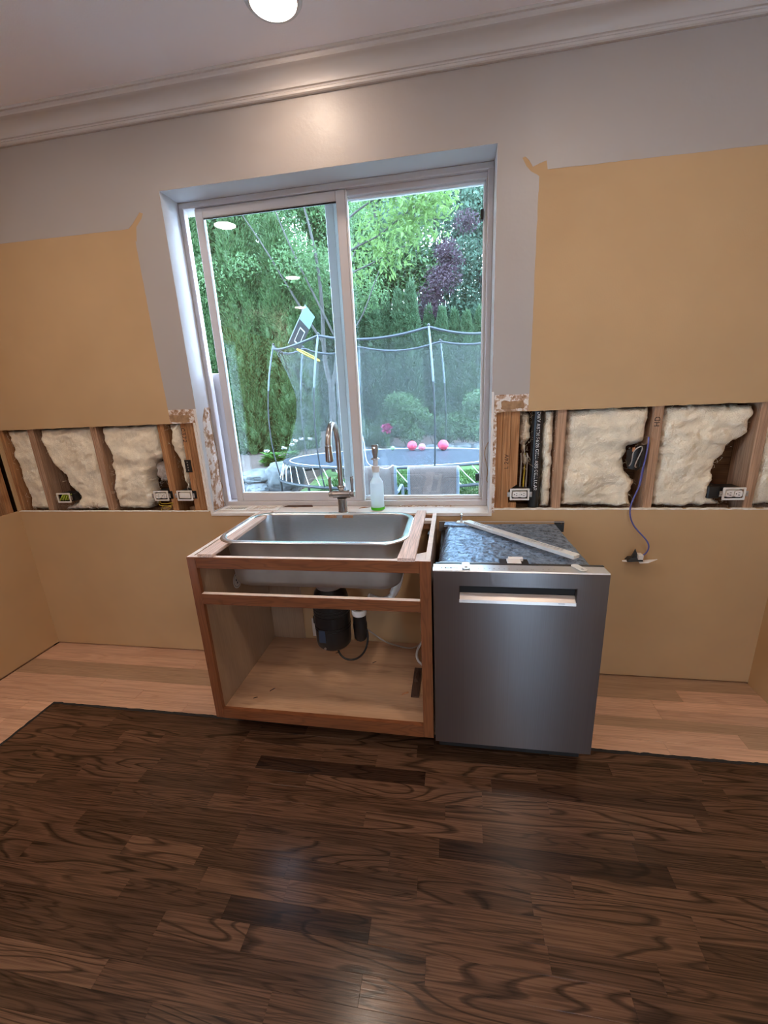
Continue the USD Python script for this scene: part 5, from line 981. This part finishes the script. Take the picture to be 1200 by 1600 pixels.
backdrop('blue-green leafy tree at the right behind the far hedge', 1.3, 13.5, 2.0, 8.2, 1.2, 15000, tree_blue, 51)
backdrop('pale leafy tree in the background right of centre', -.6, 14.6, 3.2, 8.8, 1.4, 14000, tree_blue, 53)
backdrop('leafy green tree in the background behind the lime branches', -2.6, 14.2, 2.5, 8.8, 1.5, 15000, tree_green, 55)
backdrop('leafy green tree in the background above the left hedge', -5.2, 12.8, 3.5, 9.0, 1.6, 15000, tree_green, 57)
backdrop('dark leafy tree in the background at far left', -8.2, 11.5, 2.0, 8.5, 1.8, 15000, tree_green, 59)
backdrop('leafy tree in the background at the far right end of the yard', 3.6, 13, 1.0, 8.5, 1.6, 9000, tree_blue, 61)

# bushes before the far hedge
for k, (x, y, sc, lb) in enumerate(((-3.6, 11.2, 1.0, 'slim arborvitae behind the bare tree trunk'), (-4.1, 11.0, 1.02, 'slim arborvitae in the gap right of the left hedge'), (-4.6, 11.3, 1.05, 'slim arborvitae mostly behind the left hedge'))):
    copy(A1, 'slim_arborvitae', lb, (x, y, 0.05), k*2.1+.9, (1.3, 1.3, sc))
backdrop('pale green tree in the background between hedge and trunk', -4.0, 13.6, 2.2, 8.6, 1.3, 15000, tree_green, 63)
backdrop('green tree at far left behind the corner of the hedge', -6.9, 9.6, 3.2, 7.4, 1.2, 15000, tree_green, 65)
backdrop('tall pale tree farthest back in the middle of the yard', -1.8, 17.5, 3.0, 10.5, 2.4, 17000, tree_blue, 67, L=.24)
backdrop('tall pale tree farthest back at the right of the yard', 1.6, 17.0, 3.0, 10.5, 2.2, 17000, tree_blue, 69, L=.24)
backdrop('tall green tree farthest back at the left of the yard', -5.8, 17.0, 3.0, 11.0, 2.6, 17000, tree_green, 81, L=.24)
def bush(label, x, y, r, hh, n, mat, seed, L=.09, W=.045, kind='bush'):
    g = np.random.default_rng(seed); cs = [(x+g.uniform(-.6, .6)*r, y+g.uniform(-.4, .4)*r, g.uniform(.25, .85)*hh) for _ in range(12)]
    t = thing(kind, label, 'bush', (x, y, -0.05)); part(t, 'foliage', cloud_leaves(g, cs, [r*.45]*12, n, L, W, .2), mat, smooth=False, stuff=True)
    for k in range(4): part(t, 'stem', limb([(x, y, -.1), (x+(k-1.5)*r*.15, y, hh*.3), (x+(k-1.5)*r*.35, y, hh*.75)], .012, .004, 10), bark)
bush('rounded light green bush left of the front net pole', -1.15, 8.75, .75, 1.45, 7000, bush_green, 71)
bush('rounded green bush at the right behind the net', .28, 8.9, .7, 1.35, 6500, bush_green, 73)
bush('low spreading bush between the two rounded bushes', -.45, 8.8, .5, .8, 4000, bush_grass, 75, .11, .022)
bush('grassy low bush behind the pink flowers', -2.15, 8.7, .62, .75, 6000, bush_grass, 77, .16, .014)

# ------------------------------------------------------------------ trampoline
def trampoline():
    cx, cy, ax, ay, zm = -0.95, 4.92, 1.95, 1.02, 0.40
    t = thing('trampoline', 'large trampoline with enclosure net, bowed poles and white support rods', 'trampoline', (cx, cy, GZ))
    P = lambda a, z, k=1.0, e=0.0: np.array([cx + (ax*k+e)*math.cos(a), cy + (ay*k+e)*math.sin(a), z])
    A = np.linspace(0, 2*np.pi, 97)[:-1]
    part(t, 'jumping_mat', poly_xy([[P(a, 0)[:2] for a in A]], zm-0.006, zm+0.004), mat_grey, smooth=False)
    part(t, 'mat_piping', tube(np.array([P(a, zm+0.006, 0.945) for a in np.r_[A, A[:1]]]), 0.010, 6, False), rod_white)
    part(t, 'mat_edge', tube(np.array([P(a, zm-0.01, 1.0) for a in np.r_[A, A[:1]]]), 0.016, 6, False), steel_black)
    part(t, 'frame_rail', tube(np.array([P(a, 0.11, 1.0, 0.10) for a in np.r_[A, A[:1]]]), 0.024, 8, False), steel_black)
    for k in range(52):
        a = 2*np.pi*(k+.5)/52; part(t, 'support_rod', tube(spline([P(a, zm-0.012, 1.0), (P(a, zm-0.012)+P(a+.13, 0.11, 1, .1))/2 + [0, 0, -.01], P(a+.13, 0.11, 1.0, .095)], 6), 0.0085, 6), rod_white)
    for a in (math.radians(-66), math.radians(-100), math.radians(-128), math.radians(-160), math.radians(165), math.radians(-30), math.radians(0), math.radians(60), math.radians(110)): part(t, 'leg', tube([P(a, 0.10, 1, .1), P(a, GZ, 1, .1)], 0.022, 8), steel_black)
    poles = [math.radians(q) for q in (-71, -118, -176, 148, 112, 68, 20, -28)]
    tops = {}
    for a in poles:
        top = P(a, 2.27, 0.985); tops[a] = top
        path = spline([P(a, 0.11, 1, .11), P(a, 0.45, 1, .17), P(a, 1.0, 1, .20), P(a, 1.65, 1, .13), top], 40)
        p = part(t, 'net_pole', tube(path, 0.011, 8), steel_black); part(p, 'sleeve', tube(path[26:], 0.015, 8), steel_light); part(p, 'cap', trimesh.creation.icosphere(2, 0.02).apply_translation(top), black)
    # net: pulled inwards at the waist, its top edge sagging between the poles
    order = sorted(poles); An = np.linspace(0, 2*np.pi, 129)
    def sag(a):
        o = np.array([q % (2*np.pi) for q in order]); o.sort(); o = np.r_[o[-1]-2*np.pi, o, o[0]+2*np.pi]; i = np.searchsorted(o, a) - 1; i = min(max(i, 0), len(o)-2); f = (a-o[i])/(o[i+1]-o[i]); return 4*f*(1-f)
    rows = []
    for v in np.linspace(0, 1, 15):
        ring = []
        for a in An:
            zt = 2.25 - 0.10*sag(a); k = np.interp(v, [0, .15, .4, .6, .8, 1], [1.0, .93, .84, .83, .89, .985 - .02*sag(a)])
            ring.append(P(a, zm + v*(zt-zm), k))
        rows.append(ring)
    R = np.array(rows); m_, n_ = R.shape[:2]; gi = np.arange(m_*n_).reshape(m_, n_); a_, b_, c_, d_ = gi[:-1, :-1].ravel(), gi[:-1, 1:].ravel(), gi[1:, 1:].ravel(), gi[1:, :-1].ravel()
    part(t, 'enclosure_net', trimesh.Trimesh(R.reshape(-1, 3), np.vstack([np.c_[a_, b_, c_], np.c_[a_, c_, d_]]), process=False), netting, smooth=True)
    part(t, 'net_top_band', tube(R[-1], 0.020, 6, False), band_grey)
    part(t, 'entry_flap_cord', tube(spline([P(math.radians(-150), 2.1, .96), P(math.radians(-157), 1.9, .90), P(math.radians(-165), 1.75, .86)], 16), 0.008, 6), black)
    # hoop and board
    bt = np.array([-2.53, 4.86, 2.20]); up = np.array([0.27, 0.10, 0.50]); up /= np.linalg.norm(up); side = np.array([-0.02, 0.99, -0.10]); side -= up*np.dot(side, up); side /= np.linalg.norm(side); nn = np.cross(side, up)
    def slab(u0, u1, v0, v1, d0, d1): return hull([bt + side*u + up*v + nn*d for u in (u0, u1) for v in (v0, v1) for d in (d0, d1)])
    b = part(t, 'backboard', slab(-.26, .26, 0.0, .40, -.008, .008), board_black, smooth=False)
    part(b, 'backboard_top', slab(-.26, .26, .401, .62, -.006, .006), board_blue, smooth=False)
    part(b, 'board_marking', join(slab(-.13, .13, .08, .10, .009, .011), slab(-.13, .13, .30, .32, .009, .011), slab(-.13, -.11, .08, .32, .009, .011), slab(.11, .13, .08, .32, .009, .011)), rod_white, smooth=False)
    part(b, 'board_trim', tube(np.array([bt - side*.265, bt - side*.265 + up*.62]), 0.008, 6), steel_light)
    hc = np.array([-2.30, 4.86, 2.08]); hp = [hc + np.array([.17*math.cos(q), .17*math.sin(q), -.10*math.cos(q)]) for q in np.linspace(0, 2*np.pi, 49)]
    h = part(t, 'hoop', tube(np.array(hp), 0.011, 8, False), hoop_yellow)
    hn = loft([[c + (np.array([hc[0], hc[1], c[2]])-c)*.0 for c in hp[:-1]], [hc*[1, 1, 0] + [0, 0, c[2]-.18] + (c-hc)*[.75, .75, .6] for c in hp[:-1]], [hc*[1, 1, 0] + [0, 0, c[2]-.32] + (c-hc)*[.6, .6, .5] for c in hp[:-1]]])
    part(h, 'hoop_net', hn, netting, smooth=True)
trampoline()
for x, y, r, m, lb in ((-.745, 5.60, .088, ball_pink, 'bright pink ball on the trampoline, leftmost of the pair'), (-.565, 5.56, .065, ball_light, 'small pale pink ball on the trampoline beside the bright one'), (-.185, 5.55, .092, ball_pink, 'bright pink ball on the trampoline, alone at right'), (-1.12, 5.72, .038, ball_lime, 'small lime ball on the trampoline behind the soap bottle')):
    b = thing('ball', lb, 'ball', (x, y, .404)); part(b, 'shell', trimesh.creation.icosphere(4, r).apply_translation((x, y, .404+r)), m, smooth=True)
    part(b, 'seam', trimesh.creation.annulus(r*.995, r*1.004, .004).apply_translation((x, y, .404+r)), m)

# ------------------------------------------------------------------ patio chairs, their backs to the window
def chair(x, y, lb):
    t = thing('patio_chair', lb, 'chair', (x, y, GZ+.02)); w = .265; zt = .655
    back = lambda s: [(x+s*w, y+.10, GZ+.50), (x+s*w, y+.02, .20), (x+s*w, y-.03, .45), (x+s*w, y-.035, .60), (x+s*w, y-.01, zt-.01), (x+s*w, y+.03, zt-.02)]
    for s in (-1, 1):
        part(t, 'back_post', tube(spline(back(s), 36), .017, 10), steel_light)
        part(t, 'leg', tube(spline([(x+s*w, y+.10, GZ+.50), (x+s*w, y+.02, GZ+.25), (x+s*w, y-.06, GZ+.02)], 14), .017, 8), steel_light); part(t, 'leg', tube(spline([(x+s*w, y+.58, GZ+.44), (x+s*w, y+.60, GZ+.2), (x+s*w, y+.62, GZ+.02)], 14), .017, 8), steel_light)
        part(t, 'armrest', tube(spline([(x+s*w, y+.04, GZ+.70), (x+s*w, y+.3, GZ+.68), (x+s*w, y+.58, GZ+.64), (x+s*w, y+.60, GZ+.44)], 24), .018, 8), steel_light)
    prof = spline([(0, y+.58, GZ+.44), (0, y+.30, GZ+.40), (0, y+.12, GZ+.46), (0, y+.02, .20), (0, y-.03, .45), (0, y-.038, .60), (0, y-.012, zt), (0, y+.03, zt-.01)], 60)
    tt = np.gradient(prof, axis=0); tt /= np.linalg.norm(tt, axis=1, keepdims=True); nn = np.c_[np.zeros(60), -tt[:, 2], tt[:, 1]]
    rings = []
    for p, q in zip(prof, nn): rings.append([p + q*.004 + [x-w+.008, 0, 0], p + q*.004 + [x+w-.008, 0, 0], p - q*.004 + [x+w-.008, 0, 0], p - q*.004 + [x-w+.008, 0, 0]])
    m = loft(rings, True); part(t, 'sling', m, sling, smooth=40)
    part(t, 'cross_bar', tube([(x-w, y+.12, GZ+.46), (x+w, y+.12, GZ+.46)], .014, 8), steel_light); part(t, 'top_bar', tube([(x-w, y+.02, zt-.014), (x+w, y+.02, zt-.014)], .012, 8), steel_light)
    return t
chair(-.222, 2.52, 'patio chair with a tan woven sling back, standing right of the soap bottle')
CH = chair(-.912, 2.60, 'patio chair with a tan woven sling back, half hidden behind the soap bottle')
part(CH, 'loose_cord', tube(spline([(-1.02, 2.25, 1.35), (-.95, 2.2, 1.15), (-.90, 2.2, .95), (-.888, 2.2, .80), (-.86, 2.2, .745), (-.80, 2.2, .725), (-.72, 2.2, .705), (-.67, 2.3, .69), (-.647, 2.58, .65)], 50), .005, 8), rod_white, label='thin white cord looped over the chair')
